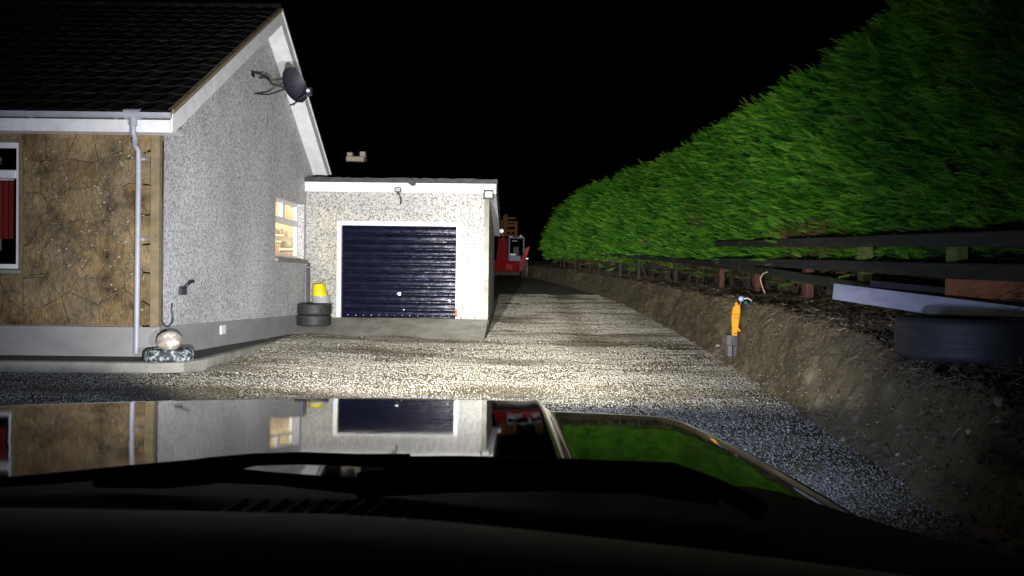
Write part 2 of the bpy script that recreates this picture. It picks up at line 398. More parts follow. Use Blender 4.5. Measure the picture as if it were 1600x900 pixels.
M_bank = nmat('earth_bank', [(0.28, (.038, .030, .010)), (.46, (.080, .064, .027)), (.60, (.12, .098, .048)), (.72, (.23, .195, .135))], 1.0, .92, .7, 20, .035, detail=10)
def litter():
    n = M_bank.node_tree.nodes; l = M_bank.node_tree.links; b = n['Principled BSDF']
    old = b.inputs['Base Color'].links[0].from_socket
    g = n.new('ShaderNodeNewGeometry'); sp = n.new('ShaderNodeSeparateXYZ'); l.new(g.outputs['Normal'], sp.inputs[0])
    t = n.new('ShaderNodeTexNoise'); t.inputs['Detail'].default_value = 8; t.inputs['Scale'].default_value = 9; l.new(g.outputs['Position'], t.inputs['Vector'])
    ma = n.new('ShaderNodeMath'); ma.operation = 'MULTIPLY_ADD'; l.new(t.outputs[0], ma.inputs[0]); ma.inputs[1].default_value = .8; l.new(sp.outputs[2], ma.inputs[2])
    mr = n.new('ShaderNodeMapRange'); l.new(ma.outputs[0], mr.inputs[0]); mr.inputs[1].default_value = 1.0; mr.inputs[2].default_value = 1.3
    r = ramp(n, [(.35, (.07, .045, .028)), (.6, (.16, .11, .075)), (.75, (.26, .2, .15))]); l.new(t.outputs[0], r.inputs[0])
    mx = n.new('ShaderNodeMix'); mx.data_type = 'RGBA'; l.new(mr.outputs[0], mx.inputs[0]); l.new(old, mx.inputs[6]); l.new(r.outputs[0], mx.inputs[7]); l.new(mx.outputs[2], b.inputs['Base Color'])
litter()
M_gravel = tint_mat('gravel_stone', [(0, (.07, .062, .042)), (.35, (.195, .18, .14)), (.7, (.33, .312, .265)), (1, (.50, .48, .43))], .75)
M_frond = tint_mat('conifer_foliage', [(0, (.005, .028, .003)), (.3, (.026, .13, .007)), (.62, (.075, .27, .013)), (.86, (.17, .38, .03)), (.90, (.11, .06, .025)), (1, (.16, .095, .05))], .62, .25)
M_core = nmat('hedge_shade_backing', [(0.3, (.010, .009, .006)), (.7, (.026, .020, .013))], 5, .95)  # near-black, shade of the gaps between plumes put into the colour
M_straw = tint_mat('dead_straw', [(0, (.055, .04, .022)), (.5, (.14, .105, .06)), (.85, (.26, .21, .13)), (1, (.5, .45, .34))], .8)
M_bark = nmat('bark', [(0.3, (.014, .011, .008)), (.7, (.04, .031, .022))], (14, 14, 4), .9, .5, 40, .01)
M_crumb = tint_mat('pale_crumbs', [(0, (.12, .10, .06)), (.6, (.30, .27, .19)), (1, (.55, .52, .42))], .8)

# ------------------------------------------------------------------ terrain
YT = np.array([-60, 0, 6, 12, 16, 20, 25, 30, 38, 48, 60, 90, 400.]); ZT = np.array([0, 0, .02, .06, .10, .20, .42, .68, 1.1, 1.5, 1.9, 2.4, 2.4])
def G(x, y):
    x = np.asarray(x, float); y = np.asarray(y, float)
    t = np.clip((-1.0 - x) / 3.0, 0, 1); t = t * t * (3 - 2 * t)
    s = np.clip((18 - y) / 4, 0, 1)
    return np.interp(y, YT, ZT) + .10 * t * s
def Gn(x, y):
    near = np.clip((45 - np.asarray(y)) / 15, 0, 1)
    track = -.02 * np.exp(-((np.asarray(x) - .2) / .35) ** 2) - .02 * np.exp(-((np.asarray(x) - 1.8) / .35) ** 2)
    return G(x, y) + near * (.030 * fbm2(np.asarray(x) * .9, np.asarray(y) * 1.5, 3, 1) + .019 * fbm2(np.asarray(x) * 1.6, np.asarray(y) * 5.5, 4, 2) + track)
def dense(a, b, fine, ends):
    xs = list(np.arange(a, b + 1e-6, fine)); st = fine
    lo = [xs[0]]; hi = [xs[-1]]
    while lo[0] > ends[0]: st *= 1.5; lo.insert(0, lo[0] - st)
    st = fine
    while hi[-1] < ends[1]: st *= 1.5; hi.append(hi[-1] + st)
    return np.array(lo[:-1] + xs + hi[1:])
gx = dense(-6.5, 4.6, .07, (-250, 250)); gy = dense(3.0, 32, .07, (-120, 400))
GX, GY = np.meshgrid(gx, gy); GZ = Gn(GX, GY)
nx, ny = len(gx), len(gy)
ii = (np.arange(ny - 1)[:, None] * nx + np.arange(nx - 1)[None, :]).ravel()
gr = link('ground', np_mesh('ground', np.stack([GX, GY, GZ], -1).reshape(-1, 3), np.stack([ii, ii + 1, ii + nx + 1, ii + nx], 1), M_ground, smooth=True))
gr['kind'] = 'structure'

BY = np.array([-4, 0, 4, 7, 11, 16, 22, 27, 32, 38, 45, 55, 75.]); BX = np.array([2.2, 2.3, 2.5, 2.9, 3.3, 3.75, 4.0, 3.9, 3.4, 2.45, 1.5, -.4, -5.])
def bx(y): return np.interp(y, BY, BX)
PRO = np.array([(-.35, -.12), (-.04, -.02), (.05, .14), (.10, .34), (.15, .56), (.20, .75), (.25, .89), (.33, .95), (.75, .98), (1.1, 1.02), (1.6, 1.06), (2.6, 1.1), (5, 1.2), (9, 1.2), (40, 1.2)])
def bank_pt(s, y):                                          # s: index along the profile
    k = np.arange(len(PRO)); dx = np.interp(s, k, PRO[:, 0]); dz = np.interp(s, k, PRO[:, 1])
    far = np.clip((np.asarray(y) - 20) / 12, 0, 1)
    dz2 = dz * (1 - .25 * far) * np.interp(y, [3, 5.8, 8.2, 10], [.70, .77, .97, 1.0])
    X = bx(y) + dx * (1 + .6 * far * (dx < 1.2)); base = np.interp(y, YT, ZT)
    amp = np.clip(s - .6, 0, 1)
    X = X + amp * np.clip(9 - s, 0, 1) * (.10 * fbm2(y * .9, s * .5, 3, 5) + .07 * fbm2(y * 4, s * 1.3, 4, 6) + .014 * fbm2(y * 17, s * 5, 3, 9))
    Z = base + dz2 + amp * (.05 * fbm2(y * 1.3 + 9, s * .9, 3, 7) + .03 * fbm2(y * 6, s * 2.2, 3, 8))
    return X, Z
ss = np.concatenate([np.arange(0, 10, .12), np.arange(10, 14.01, 1)]); yy = np.concatenate([np.arange(-4, 3, .2), np.arange(3, 24, .045), np.arange(24, 75, .3)])
SS, YY = np.meshgrid(ss, yy); XX, ZZ = bank_pt(SS, YY)
w = len(ss); ii = (np.arange(len(yy) - 1)[:, None] * w + np.arange(w - 1)[None, :]).ravel()
bk = link('earth_bank', np_mesh('earth_bank', np.stack([XX, YY, ZZ], -1).reshape(-1, 3), np.stack([ii, ii + 1, ii + w + 1, ii + w], 1), M_bank, smooth=True))
bk['kind'] = 'structure'
def bank_top(y, dx):
    s = np.interp(dx, PRO[:, 0], np.arange(len(PRO))); X, Z = bank_pt(np.array([s]), np.array([float(y)])); return float(Z[0])

# ------------------------------------------------------------------ bungalow
HX = -4.60; Y0, Y1, YR = 10.0, 18.2, 14.1          # gable plane, front wall, rear wall, ridge
XL = -13.0
EAVE = PY(150, 206, 9.72).z                        # underside of the front fascia
Z_FASC = PY(150, 170, 9.66).z
APEX = PXX(438, 14, HX + .30).z
print('EAVE', EAVE, Z_FASC, APEX)
house = thing('bungalow', ((HX + XL) / 2, 14.1, .3), 'pebbledashed gable-ended bungalow with stone front and dark tiled roof', 'house')
slope = (APEX - Z_FASC) / (YR - 9.66)
def zr(y): return APEX - slope * abs(y - YR)       # top of the roof deck
WY0, WY1 = 14.9, 16.94
WZ0 = PXX(428, 402, HX).z; WZ1 = PXX(429, 303, HX).z
print('win', WZ0, WZ1)
PL0 = PY(248, 511, 10).z; PL1 = PXX(463, 492, HX).z
def zpl(y): return PL0 + (PL1 - PL0) * (y - Y0) / (16.4 - Y0)
mb = MB(); TH = .212
def gslab(y0, y1, b, t):                           # b, t functions of y
    mb.prism([(HX, y0, b(y0)), (HX, y1, b(y1)), (HX, y1, t(y1)), (HX, y0, t(y0))], (-TH, 0, 0))
zt = lambda y: zr(y) - .16
gslab(Y0, YR, zpl, zt); gslab(YR, WY0, zpl, zt)
gslab(WY0, WY1, zpl, lambda y: WZ0 - .02 - .0 * y); gslab(WY0, WY1, lambda y: WZ1, zt); gslab(WY1, Y1, zpl, zt)
gable = obj('gable_wall', mb, M_gable, house); gable['label'] = 'grey pebbledashed gable wall'
mb = MB(); mb.prism([(HX + .025, Y0 - .03, -.1), (HX + .025, Y1, -.1), (HX + .025, Y1, zpl(Y1)), (HX + .025, Y0 - .03, zpl(Y0))], (-.3, 0, 0))
obj('gable_plinth', mb, M_plinth, house)
# small quoin strip at the corner and window reveal lining
mb = MB(); mb.box(HX - .10, HX + .012, Y0 - .028, Y0 + .10, zpl(Y0) + .004, EAVE + .05); obj('corner_strip', mb, M_mortar, house)
# front wall round its window
FWX0, FWX1 = -8.3, PY(30, 300, 10).x; FWZ0, FWZ1 = PY(15, 421, 10).z, PY(15, 221, 10).z
mb = MB(); yf0, yf1 = Y0, Y0 + .3
mb.box(FWX1, HX - .02, yf0, yf1, PL0, EAVE + .2); mb.box(XL, FWX0, yf0, yf1, PL0, EAVE + .2)
mb.box(FWX0, FWX1, yf0, yf1, PL0, FWZ0); mb.box(FWX0, FWX1, yf0, yf1, FWZ1, EAVE + .2)
front = obj('front_wall', mb, M_mortar, house)
mb = MB(); mb.box(XL, HX - .0, Y0 - .05, Y0 + .25, -.1, PL0 - .003); obj('front_plinth', mb, M_plinth, house)
mb = MB(); mb.box(XL, HX - TH, Y1 - .3, Y1, -.1, EAVE + .2); mb.box(XL, XL + .3, Y0 + .3, Y1 - .3, -.1, EAVE + .2); obj('rear_wall', mb, M_gable, house)

# stone cladding, each slab a piece
def clip(poly, px, pz, nx_, nz_):
    out = []
    for i in range(len(poly)):
        a = poly[i]; b = poly[(i + 1) % len(poly)]
        da = (a[0] - px) * nx_ + (a[1] - pz) * nz_; db = (b[0] - px) * nx_ + (b[1] - pz) * nz_
        if da <= 0: out.append(a)
        if da * db < 0:
            t = da / (da - db); out.append((a[0] + t * (b[0] - a[0]), a[1] + t * (b[1] - a[1])))
    return out
def cladding(x0, x1, z0, z1, cell):
    cols = max(1, round((x1 - x0) / cell)); rows = max(1, round((z1 - z0) / cell)); seeds = []
    for i in range(cols):
        for j in range(rows):
            seeds.append((x0 + (i + .5 + random.uniform(-.42, .42)) * (x1 - x0) / cols, z0 + (j + .5 + random.uniform(-.42, .42)) * (z1 - z0) / rows))
    for k, s in enumerate(seeds):
        poly = [(x0, z0), (x1, z0), (x1, z1), (x0, z1)]
        for q in seeds:
            if q is s: continue
            dx, dz = q[0] - s[0], q[1] - s[1]; L = math.hypot(dx, dz)
            if L > cell * 3.2: continue
            mx_, mz_ = (q[0] + s[0]) / 2, (q[1] + s[1]) / 2
            poly = clip(poly, mx_ - dx / L * .005, mz_ - dz / L * .005, dx / L, dz / L)
            if len(poly) < 3: break
        if len(poly) < 3: continue
        th = random.uniform(.018, .036); tx_, tz_ = random.uniform(-.04, .04), random.uniform(-.04, .04); cx = sum(p[0] for p in poly) / len(poly); cz = sum(p[1] for p in poly) / len(poly)
        n_ = len(poly); jig = [(p[0] + random.uniform(-.008, .008), p[1] + random.uniform(-.008, .008)) for p in poly]
        jig = [(min(max(p[0], x0), x1), min(max(p[1], z0), z1)) for p in jig]
        vs = [(p[0] - cx, .004, p[1] - cz) for p in jig]
        vs += [((p[0] - cx) * .985, -th * .75, (p[1] - cz) * .985) for p in jig]
        vs += [((p[0] - cx) * .93, -th + random.uniform(-.008, .008) + (p[0] - cx) * tx_ + (p[1] - cz) * tz_, (p[1] - cz) * .93) for p in jig] + [(0, -th - random.uniform(0, .012), 0)]
        fs = [(i, (i + 1) % n_, n_ + (i + 1) % n_, n_ + i) for i in range(n_)] + [(n_ + i, n_ + (i + 1) % n_, 2 * n_ + (i + 1) % n_, 2 * n_ + i) for i in range(n_)] + [(2 * n_ + i, 2 * n_ + (i + 1) % n_, 3 * n_) for i in range(n_)]
        o = link('stone', MB().add(vs, fs).mesh('stone', M_clad), front, (cx, Y0, cz))
cladding(FWX1 + .06, HX - .105, PL0 + .01, EAVE + .04, .36)
cladding(FWX0 - .1, FWX1 + .055, PL0 + .01, FWZ0 - .06, .36)
cladding(FWX0 - .1, FWX1 + .055, FWZ1 + .02, EAVE + .04, .26)
# rough little lumps of render standing out between the slabs
vs = []; fs = []; tn = []
OCT = np.array([(1, 0, 0), (-1, 0, 0), (0, 1, 0), (0, -1, 0), (0, 0, 1), (0, 0, -1)], float); OF = np.array([(0, 2, 4), (2, 1, 4), (1, 3, 4), (3, 0, 4), (2, 0, 5), (1, 2, 5), (3, 1, 5), (0, 3, 5)])
cl = [(-5.55, 1.95, .22), (-5.85, 2.35, .2), (-5.3, 2.45, .2), (-5.0, 1.9, .2), (-5.6, 1.45, .16), (-4.95, 2.9, .15), (-6.0, 1.7, .2), (-5.2, 1.2, .3), (-4.9, 1.3, .2), (-6.1, 2.8, .2)]
P_ = []; 
for (cx, cz, sd) in cl:
    for _ in range(34): P_.append((random.gauss(cx, sd * .8), cz + random.gauss(0, sd * .8)))
P_ = np.array([p for p in P_ if FWX1 + .1 < p[0] < HX - .15 and PL0 + .05 < p[1] < EAVE - .05])
sz = RNG.uniform(.008, .030, len(P_))
V = OCT[None] * sz[:, None, None] * RNG.uniform(.6, 1.2, (len(P_), 6, 3)); V[:, :, 0] += P_[:, :1]; V[:, :, 2] += P_[:, 1:]; V[:, :, 1] += Y0 - .03
o = link('mortar_lumps', np_mesh('mortar_lumps', V.reshape(-1, 3), (OF[None] + np.arange(len(P_))[:, None, None] * 6).reshape(-1, 3), M_crumb, np.repeat(RNG.random(len(P_)) * .7, 6)), front); o['kind'] = 'stuff'

# front window
wd = obj('front_window', MB().box(FWX0, FWX1, Y0 + .06, Y0 + .12, FWZ1 - .075, FWZ1 - .003).box(FWX0, FWX1, Y0 + .06, Y0 + .12, FWZ0 + .003, FWZ0 + .07)
         .box(FWX1 - .075, FWX1 - .003, Y0 + .06, Y0 + .12, FWZ0 + .07, FWZ1 - .075).box(FWX0 + .003, FWX0 + .075, Y0 + .06, Y0 + .12, FWZ0 + .07, FWZ1 - .075), M_upvc, house)
tz = PY(15, 271, 10).z
obj('transom', MB().cbox(FWX0 + .078, FWX1 - .078, Y0 + .05, Y0 + .115, tz - .055, tz + .055, .012), M_upvc, wd)
obj('mullion', MB().cbox(FWX1 - 1.0, FWX1 - .93, Y0 + .055, Y0 + .115, FWZ0 + .073, tz - .058, .012), M_upvc, wd)
obj('pane', MB().box(FWX0 + .076, FWX1 - .076, Y0 + .083, Y0 + .089, FWZ0 + .072, tz - .057), M_glass, wd)
obj('pane', MB().box(FWX0 + .076, FWX1 - .076, Y0 + .083, Y0 + .089, tz + .057, FWZ1 - .077), M_glass, wd)
obj('inner_sill', MB().cbox(FWX0, FWX1, Y0 + .14, Y0 + .55, FWZ0 - .05, FWZ0 + .003, .01), M_upvc, house)
def curtain(x0, x1, name):
    pts = []; n_ = 40
    for zz in (PY(10, 373, 10.45).z, PY(10, 330, 10.45).z, PY(10, 283, 10.45).z):
        pts.append([(x0 + (x1 - x0) * i / n_, Y0 + .45 + .035 * math.sin(i * 1.25) + .01 * math.sin(i * 3.1), zz) for i in range(n_ + 1)])
    back = [[(p[0], p[1] + .006, p[2]) for p in r_] for r_ in pts]
    return obj(name, MB().grid(pts).grid(back), M_curtain, house, True)
curtain(FWX1 - .75, FWX1 - .17, 'curtain'); curtain(FWX0 + .05, FWX0 + .5, 'curtain')
obj('curtain_rod', MB().tube([(FWX0 + .02, Y0 + .45, PY(10, 282, 10.45).z + .012), (FWX1 - .02, Y0 + .45, PY(10, 282, 10.45).z + .012)], .012, 8), M_upvc, house, True)
obj('window_sill', MB().cbox(FWX0 - .05, FWX1 + .05, Y0 - .07, Y0 + .06, FWZ0 - .055, FWZ0 + .001, .012), M_conc, house)
obj('room_wall', MB().box(XL + .4, HX - .5, Y0 + 3.0, Y0 + 3.1, .4, EAVE + .15), M_warmwall, house)

# gable window and the kitchen behind it
fx = HX - .135
gw = obj('gable_window', MB().box(fx - .07, fx, WY0, WY1, WZ1 - .075, WZ1 - .003).box(fx - .07, fx, WY0, WY1, WZ0 + .0, WZ0 + .075).box(fx - .07, fx, WY0 + .003, WY0 + .075, WZ0 + .075, WZ1 - .075).box(fx - .07, fx, WY1 - .08, WY1 - .003, WZ0 + .075, WZ1 - .075), M_upvc, house)
tz2 = WZ1 - .44
obj('transom', MB().cbox(fx - .075, fx + .012, WY0 + .078, WY1 - .083, tz2 - .06, tz2 + .06, .01), M_upvc, gw)
obj('mullion', MB().cbox(fx - .075, fx + .012, 15.78, 15.92, tz2 + .063, WZ1 - .078, .01), M_upvc, gw)
obj('pane', MB().box(fx - .045, fx - .039, WY0 + .076, WY1 - .081, WZ0 + .076, tz2 - .062), M_glass, gw)
obj('pane', MB().box(fx - .045, fx - .039, WY0 + .076, 15.778, tz2 + .062, WZ1 - .076), M_glass, gw)
obj('pane', MB().box(fx - .045, fx - .039, 15.922, WY1 - .081, tz2 + .062, WZ1 - .076), M_glass, gw)
obj('window_sill', MB().cbox(HX - .135, HX + .075, WY0 - .06, 17.06, WZ0 - .075, WZ0 - .003, .012), M_conc, house)
kx0, kx1, ky0, ky1, kz0, kz1 = -8.2, HX - TH - .002, 13.9, 18.0 - .12, .7, 3.25
mb = MB(); mb.box(kx0 - .1, kx0, ky0, ky1, kz0, kz1).box(kx0, kx1, ky0 - .1, ky0, kz0, kz1).box(kx0, kx1, ky1, ky1 + .1, kz0, kz1).box(kx0, kx1, ky0, ky1, kz1, kz1 + .1)
kw = obj('kitchen_wall', mb, M_warmwall, house)
obj('kitchen_floor', MB().box(kx0, kx1, ky0, ky1, kz0 - .1, kz0), M_cupb, house)
obj('cupboard', MB().cbox(kx0 + .003, -5.30, ky1 - .33, ky1 - .003, 1.55, 2.12, .015), M_cupb, house)
obj('shelf', MB().box(kx0 + .003, -5.24, ky1 - .26, ky1 - .003, 2.27, 2.31).box(kx0 + .003, -5.27, ky1 - .35, ky1 - .003, 2.122, 2.16), M_work, house)
obj('worktop', MB().cbox(-5.285, kx1 - .02, ky1 - .5, ky1 - .003, 1.93, 1.99, .01), M_work, house)
obj('drawer_front', MB().cbox(-5.28, kx1 - .03, ky1 - .46, ky1 - .44, 1.72, 1.90, .01).cbox(-5.28, kx1 - .03, ky1 - .46, ky1 - .44, 1.5, 1.69, .01), M_cupb, house)
for q, (xx_, zz_, r_, h_) in enumerate(((-5.55, 2.311, .05, .16), (-5.43, 2.311, .04, .10), (-5.34, 2.311, .045, .13), (-5.05, 1.991, .05, .16))):
    obj('jar', MB().lathe([(.001, 0), (r_, 0), (r_, h_ * .8), (r_ * .6, h_), (.001, h_)], 12, (xx_, ky1 - .14, zz_)), M_stone if q % 2 else M_cupb, house, 40)
tap = obj('tap', MB().tube([(-5.0, ky1 - .3, 1.991), (-5.0, ky1 - .3, 2.16), (-5.0, ky1 - .36, 2.2), (-5.0, ky1 - .42, 2.16)], .014, 8), M_refl, house, True)
bd = bpy.data.lights.new('kitchen_lamp', 'POINT'); bd.energy = 230; bd.color = (1, .84, .58); bd.shadow_soft_size = .12
bl = bpy.data.objects.new('kitchen_lamp', bd); COL.objects.link(bl); bl.location = (-6.3, 16.0, 2.95)
bl.parent = house; bl.matrix_parent_inverse = Matrix.Translation(-Vector(house.location))

# roof: deck, tiles, verge boards, soffits, fascia
VX = HX + .30
mb = MB(); mb.prism([(VX - .02, 9.66, zr(9.66) - .03), (VX - .02, YR, APEX - .03), (VX - .02, YR, APEX - .13), (VX - .02, 9.66, zr(9.66) - .13)], (XL - VX - .3, 0, 0))
ye = 2 * YR - 9.66
mb.prism([(VX - .02, YR, APEX - .03), (VX - .02, ye, zr(ye) - .03), (VX - .02, ye, zr(ye) - .13), (VX - .02, YR, APEX - .13)], (XL - VX - .3, 0, 0))
roof = obj('roof', mb, M_felt, house)
TW, TE = .30, .315; ang = math.atan(slope); prof_n = 8
def tile_mesh():
    m_ = MB(); pts_t = []; pts_b = []
    for v_ in (0, TE + .05):
        rt_ = []; rb_ = []
        for i in range(prof_n + 1):
            u = i / prof_n; hgt = .028 * max(0, math.sin(u * 2 * math.pi * 1.0 + .3)) ** 1.0 + .018 * max(0, math.sin(u * 2 * math.pi + math.pi)) * .3
            x = u * TW; lift = .030 if v_ == 0 else .006
            rt_.append((x, v_, hgt + lift)); rb_.append((x, v_, hgt + lift - .022))
        pts_t.append(rt_); pts_b.append(rb_)
    m_.grid(pts_t)
    m_.grid([pts_b[0], pts_t[0]])
    m_.add([pts_t[0][-1], pts_t[1][-1], pts_b[1][-1], pts_b[0][-1]], [(0, 1, 2, 3)])
    return m_.mesh('roof_tile', M_tile, 35)
TM = tile_mesh()
rows = int((YR - 9.60) / math.cos(ang) / TE) + 1
cand = []
for r_ in range(rows):
    for c_ in range(int((VX + .02 - (XL - .3)) / TW)):
        x = VX + .015 - TW * (c_ + 1) - (.0 if r_ % 2 == 0 else .0); s_ = r_ * TE
        y = 9.62 + s_ * math.cos(ang); z = zr(9.62) - .028 + s_ * math.sin(ang)
        vis = (x + TW) / y * F_PX + 800 > -12
        cand.append((vis, y, x, z))
near = [c for c in cand if c[0]]; print('tiles in view', len(near))
near.sort(key=lambda c: c[1]); singles = near[:300]; rest = near[300:] + [c for c in cand if not c[0]]
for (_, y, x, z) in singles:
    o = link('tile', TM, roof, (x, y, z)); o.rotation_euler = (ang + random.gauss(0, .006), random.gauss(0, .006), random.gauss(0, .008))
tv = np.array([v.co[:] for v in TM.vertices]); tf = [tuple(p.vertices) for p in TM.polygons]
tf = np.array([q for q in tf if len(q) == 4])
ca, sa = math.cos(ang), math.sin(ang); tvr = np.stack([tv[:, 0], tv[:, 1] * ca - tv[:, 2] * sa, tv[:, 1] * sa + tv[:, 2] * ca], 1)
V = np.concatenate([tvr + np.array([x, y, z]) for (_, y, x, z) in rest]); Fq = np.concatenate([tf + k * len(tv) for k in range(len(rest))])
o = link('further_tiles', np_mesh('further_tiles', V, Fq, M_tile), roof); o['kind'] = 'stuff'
# ridge tiles
for k in range(20):
    x = VX + .01 - .45 * (k + 1)
    pts = []
    for xx in (x + .008, x + .442):
        pts.append([(xx, YR + .14 * math.cos(a), APEX + .0 + .10 * math.sin(a)) for a in np.linspace(math.pi * 1.05, -.05 * math.pi, 8)])
    if (x + .45) / YR * F_PX + 800 > -20: obj('ridge_tile', MB().grid(pts), M_tile, roof, True)
GZ_R = PY(150, 175, 9.6).z + .01
# barge boards front/rear slopes with box soffit behind
def verge(ya, yb, name):
    za, zb = zr(ya), zr(yb)
    lo_a = max(za - .30, EAVE + .002); ycl = 9.64 + max(0, (EAVE + .002 - (zr(9.64) - .30)) / slope)
    if name == 'f': poly = [(VX, ya, za - .045), (VX, yb, zb - .045), (VX, yb, zb - .30), (VX, ycl + .002, EAVE + .003), (VX, ya, EAVE + .002)]
    else: poly = [(VX, ya, za - .045), (VX, yb, zb - .045), (VX, yb, zb - .30), (VX, ya, za - .30)]
    b_ = MB().prism(poly, (.028, 0, 0))
    if name == 'f': ya = ycl + .01; za = zr(ya)
    s_ = MB().prism([(HX - .02, ya, za - .275), (HX - .02, yb, zb - .275), (HX - .02, yb, zb - .262), (HX - .02, ya, za - .262)], (VX - HX + .018, 0, 0))
    obj('barge_board', b_, M_white, house); obj('verge_soffit', s_, M_white, house)
    if name == 'f': ya = 9.64; za = zr(ya)
    c_ = MB().prism([(VX - .03, ya, za + .012), (VX - .03, yb, zb + .012), (VX - .03, yb, zb - .043), (VX - .03, ya, za - .043)], (.075, 0, 0))
    obj('verge_cement', c_, M_mortar if name == 'f' else M_white, roof)
verge(9.64, YR - .002, 'f'); verge(YR + .002, ye, 'r')
obj('fascia_board', MB().box(XL - .3, VX - .003, 9.70, 9.725, EAVE, GZ_R), M_white, house)
obj('eave_soffit', MB().box(XL - .3, VX - .002, 9.726, Y0 - .002, EAVE + .012, EAVE + .024), M_white, house)
# half-round gutter with brackets, outlet, downpipe
GZ_ = PY(150, 175, 9.6).z
def halfpipe(xa, xb, yc, zc, r):
    m_ = MB(); pts = []
    for x in (xa, xb):
        pts.append([(x, yc + r * math.cos(a), zc + r * math.sin(a)) for a in np.linspace(math.pi, 2 * math.pi, 10)])
    m_.grid(pts); pts = []
    for x in (xa, xb):
        pts.append([(x, yc + (r - .005) * math.cos(a), zc + (r - .005) * math.sin(a)) for a in np.linspace(math.pi, 2 * math.pi, 10)])
    m_.grid(pts)
    m_.add([(xb, yc + r * math.cos(a), zc + r * math.sin(a)) for a in np.linspace(math.pi, 2 * math.pi, 10)], [tuple(range(10))])
    return m_
gut = obj('gutter', halfpipe(XL - .3, VX + .02, 9.634, GZ_, .062), M_gutter, house, 50)
for x in (-5.0 + .02, -6.05, -7.2): obj('gutter_bracket', halfpipe(x - .02, x + .02, 9.634, GZ_ - .003, .068), M_gutter, gut, 50)
DX = PY(215, 300, 9.9).x
DT = PY(208, 190, 9.634).x
dp = MB().tube([(DT, 9.634, GZ_ - .05), (DT, 9.634, EAVE - .02), (DT + .012, 9.66, EAVE - .07), (DX - .025, 9.86, EAVE - .13), (DX, 9.915, EAVE - .20), (DX, 9.92, EAVE - .5), (DX - .012, 9.92, PY(212, 556, 9.9).z + .03)], .034, 12)
dpo = obj('downpipe', dp, M_gutter, house, 50)
for z in (EAVE - .3, (EAVE + PL0) / 2 - .1): obj('pipe_clip', MB().cbox(DX - .03, DX + .06, 9.955, 9.995, z - .018, z + .018, .006).tube([(DX + .085, 9.95, z), (DX + .10, 9.95, z)], .012, 6), M_gutter, dpo)
obj('outlet', MB().tube([(DT - .10, 9.634, GZ_ - .012), (DT + .10, 9.634, GZ_ - .012)], .066, 12).tube([(DT, 9.634, GZ_ - .04), (DT, 9.634, GZ_ - .16)], .048, 12), M_gutter, dpo, 40)

# concrete path and kerb round the house
PZ = PY(248, 557, 10).z; PZ2 = PXX(429, 526, HX).z
mb = MB()
c0 = PY(314, 572, 9.35)
edge = [(XL, 9.32), (-4.35, 9.30), (-4.02, 9.42), (-3.92, 9.75), (-3.95, 10.4), (-4.05, 12.0), (-4.2, 14.0), (-4.35, 15.7)]
def pz(y): return PZ + (PZ2 - PZ) * min(max((y - 10) / 4.9, 0), 1.2)
inn = [(XL, 9.97), (-4.9, 9.97), (HX + .0, 9.97), (HX, 10.0), (HX, 10.4), (HX, 12.0), (HX, 14.0), (HX, 15.7)]
top = []
for (a, b) in zip(edge, inn): top.append([(a[0], a[1], pz(a[1])), (a[0] * .8 + b[0] * .2, a[1] * .8 + b[1] * .2, pz(a[1]) - .004), (b[0] - .02, b[1], pz(b[1]))])
mb.grid(top)
path = obj('concrete_path', mb, M_pathdark); path['kind'] = 'structure'
mb = MB(); mb.grid([[(a[0], a[1], -.15) for a in edge], [(a[0] - (.0), a[1] - .0, pz(a[1]) - .012) for a in edge], [(a[0] - .02, a[1] + .02, pz(a[1]) + .001) for a in edge], [(a[0] - .07, a[1] + .06, pz(a[1]) + .004) for a in edge]])
kb = obj('path_kerb', mb, M_conc, path, 40)
# items on the gable wall
def on_gable(px, py): return PXX(px, py, HX)
p = on_gable(283, 453)
t = thing('wall_box', (HX + .03, p.y, p.z), 'small grey box with black lever on the pebbledashed gable', 'wall box')
obj('case', MB().cbox(HX + .004, HX + .05, p.y - .10, p.y + .09, p.z - .07, p.z + .05, .01), M_dish, t); obj('lever', MB().tube([(HX + .05, p.y + .03, p.z + .05), (HX + .08, p.y + .12, p.z + .11), (HX + .08, p.y + .22, p.z + .12)], .022, 8), M_black, t, True)
p = on_gable(345, 515)
t = thing('air_vent', (HX + .03, p.y, p.z), 'small white louvred air vent low on the grey plinth', 'vent')
obj('backing', MB().box(HX + .027, HX + .033, p.y - .11, p.y + .11, p.z - .07, p.z + .07), M_white, t)
for k in range(4): obj('louvre', MB().box(HX + .035, HX + .047, p.y - .10, p.y + .10, p.z - .06 + k * .034, p.z - .042 + k * .034), M_white, t)
p = on_gable(416, 187)
o = obj('wall_stain_plate', MB().add([(HX + .012, p.y - .05, p.z + .10), (HX + .012, p.y + .05, p.z + .02), (HX + .012, p.y + .07, p.z - .10), (HX + .012, p.y - .02, p.z - .04), (HX - .01, p.y - .05, p.z + .10), (HX - .01, p.y + .05, p.z + .02), (HX - .01, p.y + .07, p.z - .10), (HX - .01, p.y - .02, p.z - .04)], [(3, 2, 1, 0), (0, 1, 5, 4), (1, 2, 6, 5), (2, 3, 7, 6), (3, 0, 4, 7)]), M_plinth)
o.name = 'wall_patch'; o.parent = house; o.matrix_parent_inverse = Matrix.Translation(-Vector(house.location))
cz = PL0
cb = [(HX + .02, Y0 + .06, EAVE - .05), (HX + .022, Y0 + .05, 2.2), (HX + .02, Y0 + .06, 1.4), (HX + .02, Y0 + .05, cz + .09), (HX + .035, Y0 + .09, cz + .015), (HX + .035, Y0 + .20, cz - .01), (HX + .035, Y0 + .33, cz + .05), (HX + .02, Y0 + .37, cz + .12), (HX + .02, Y0 + .33, cz + .22), (HX + .02, Y0 + .35, cz + .3)]
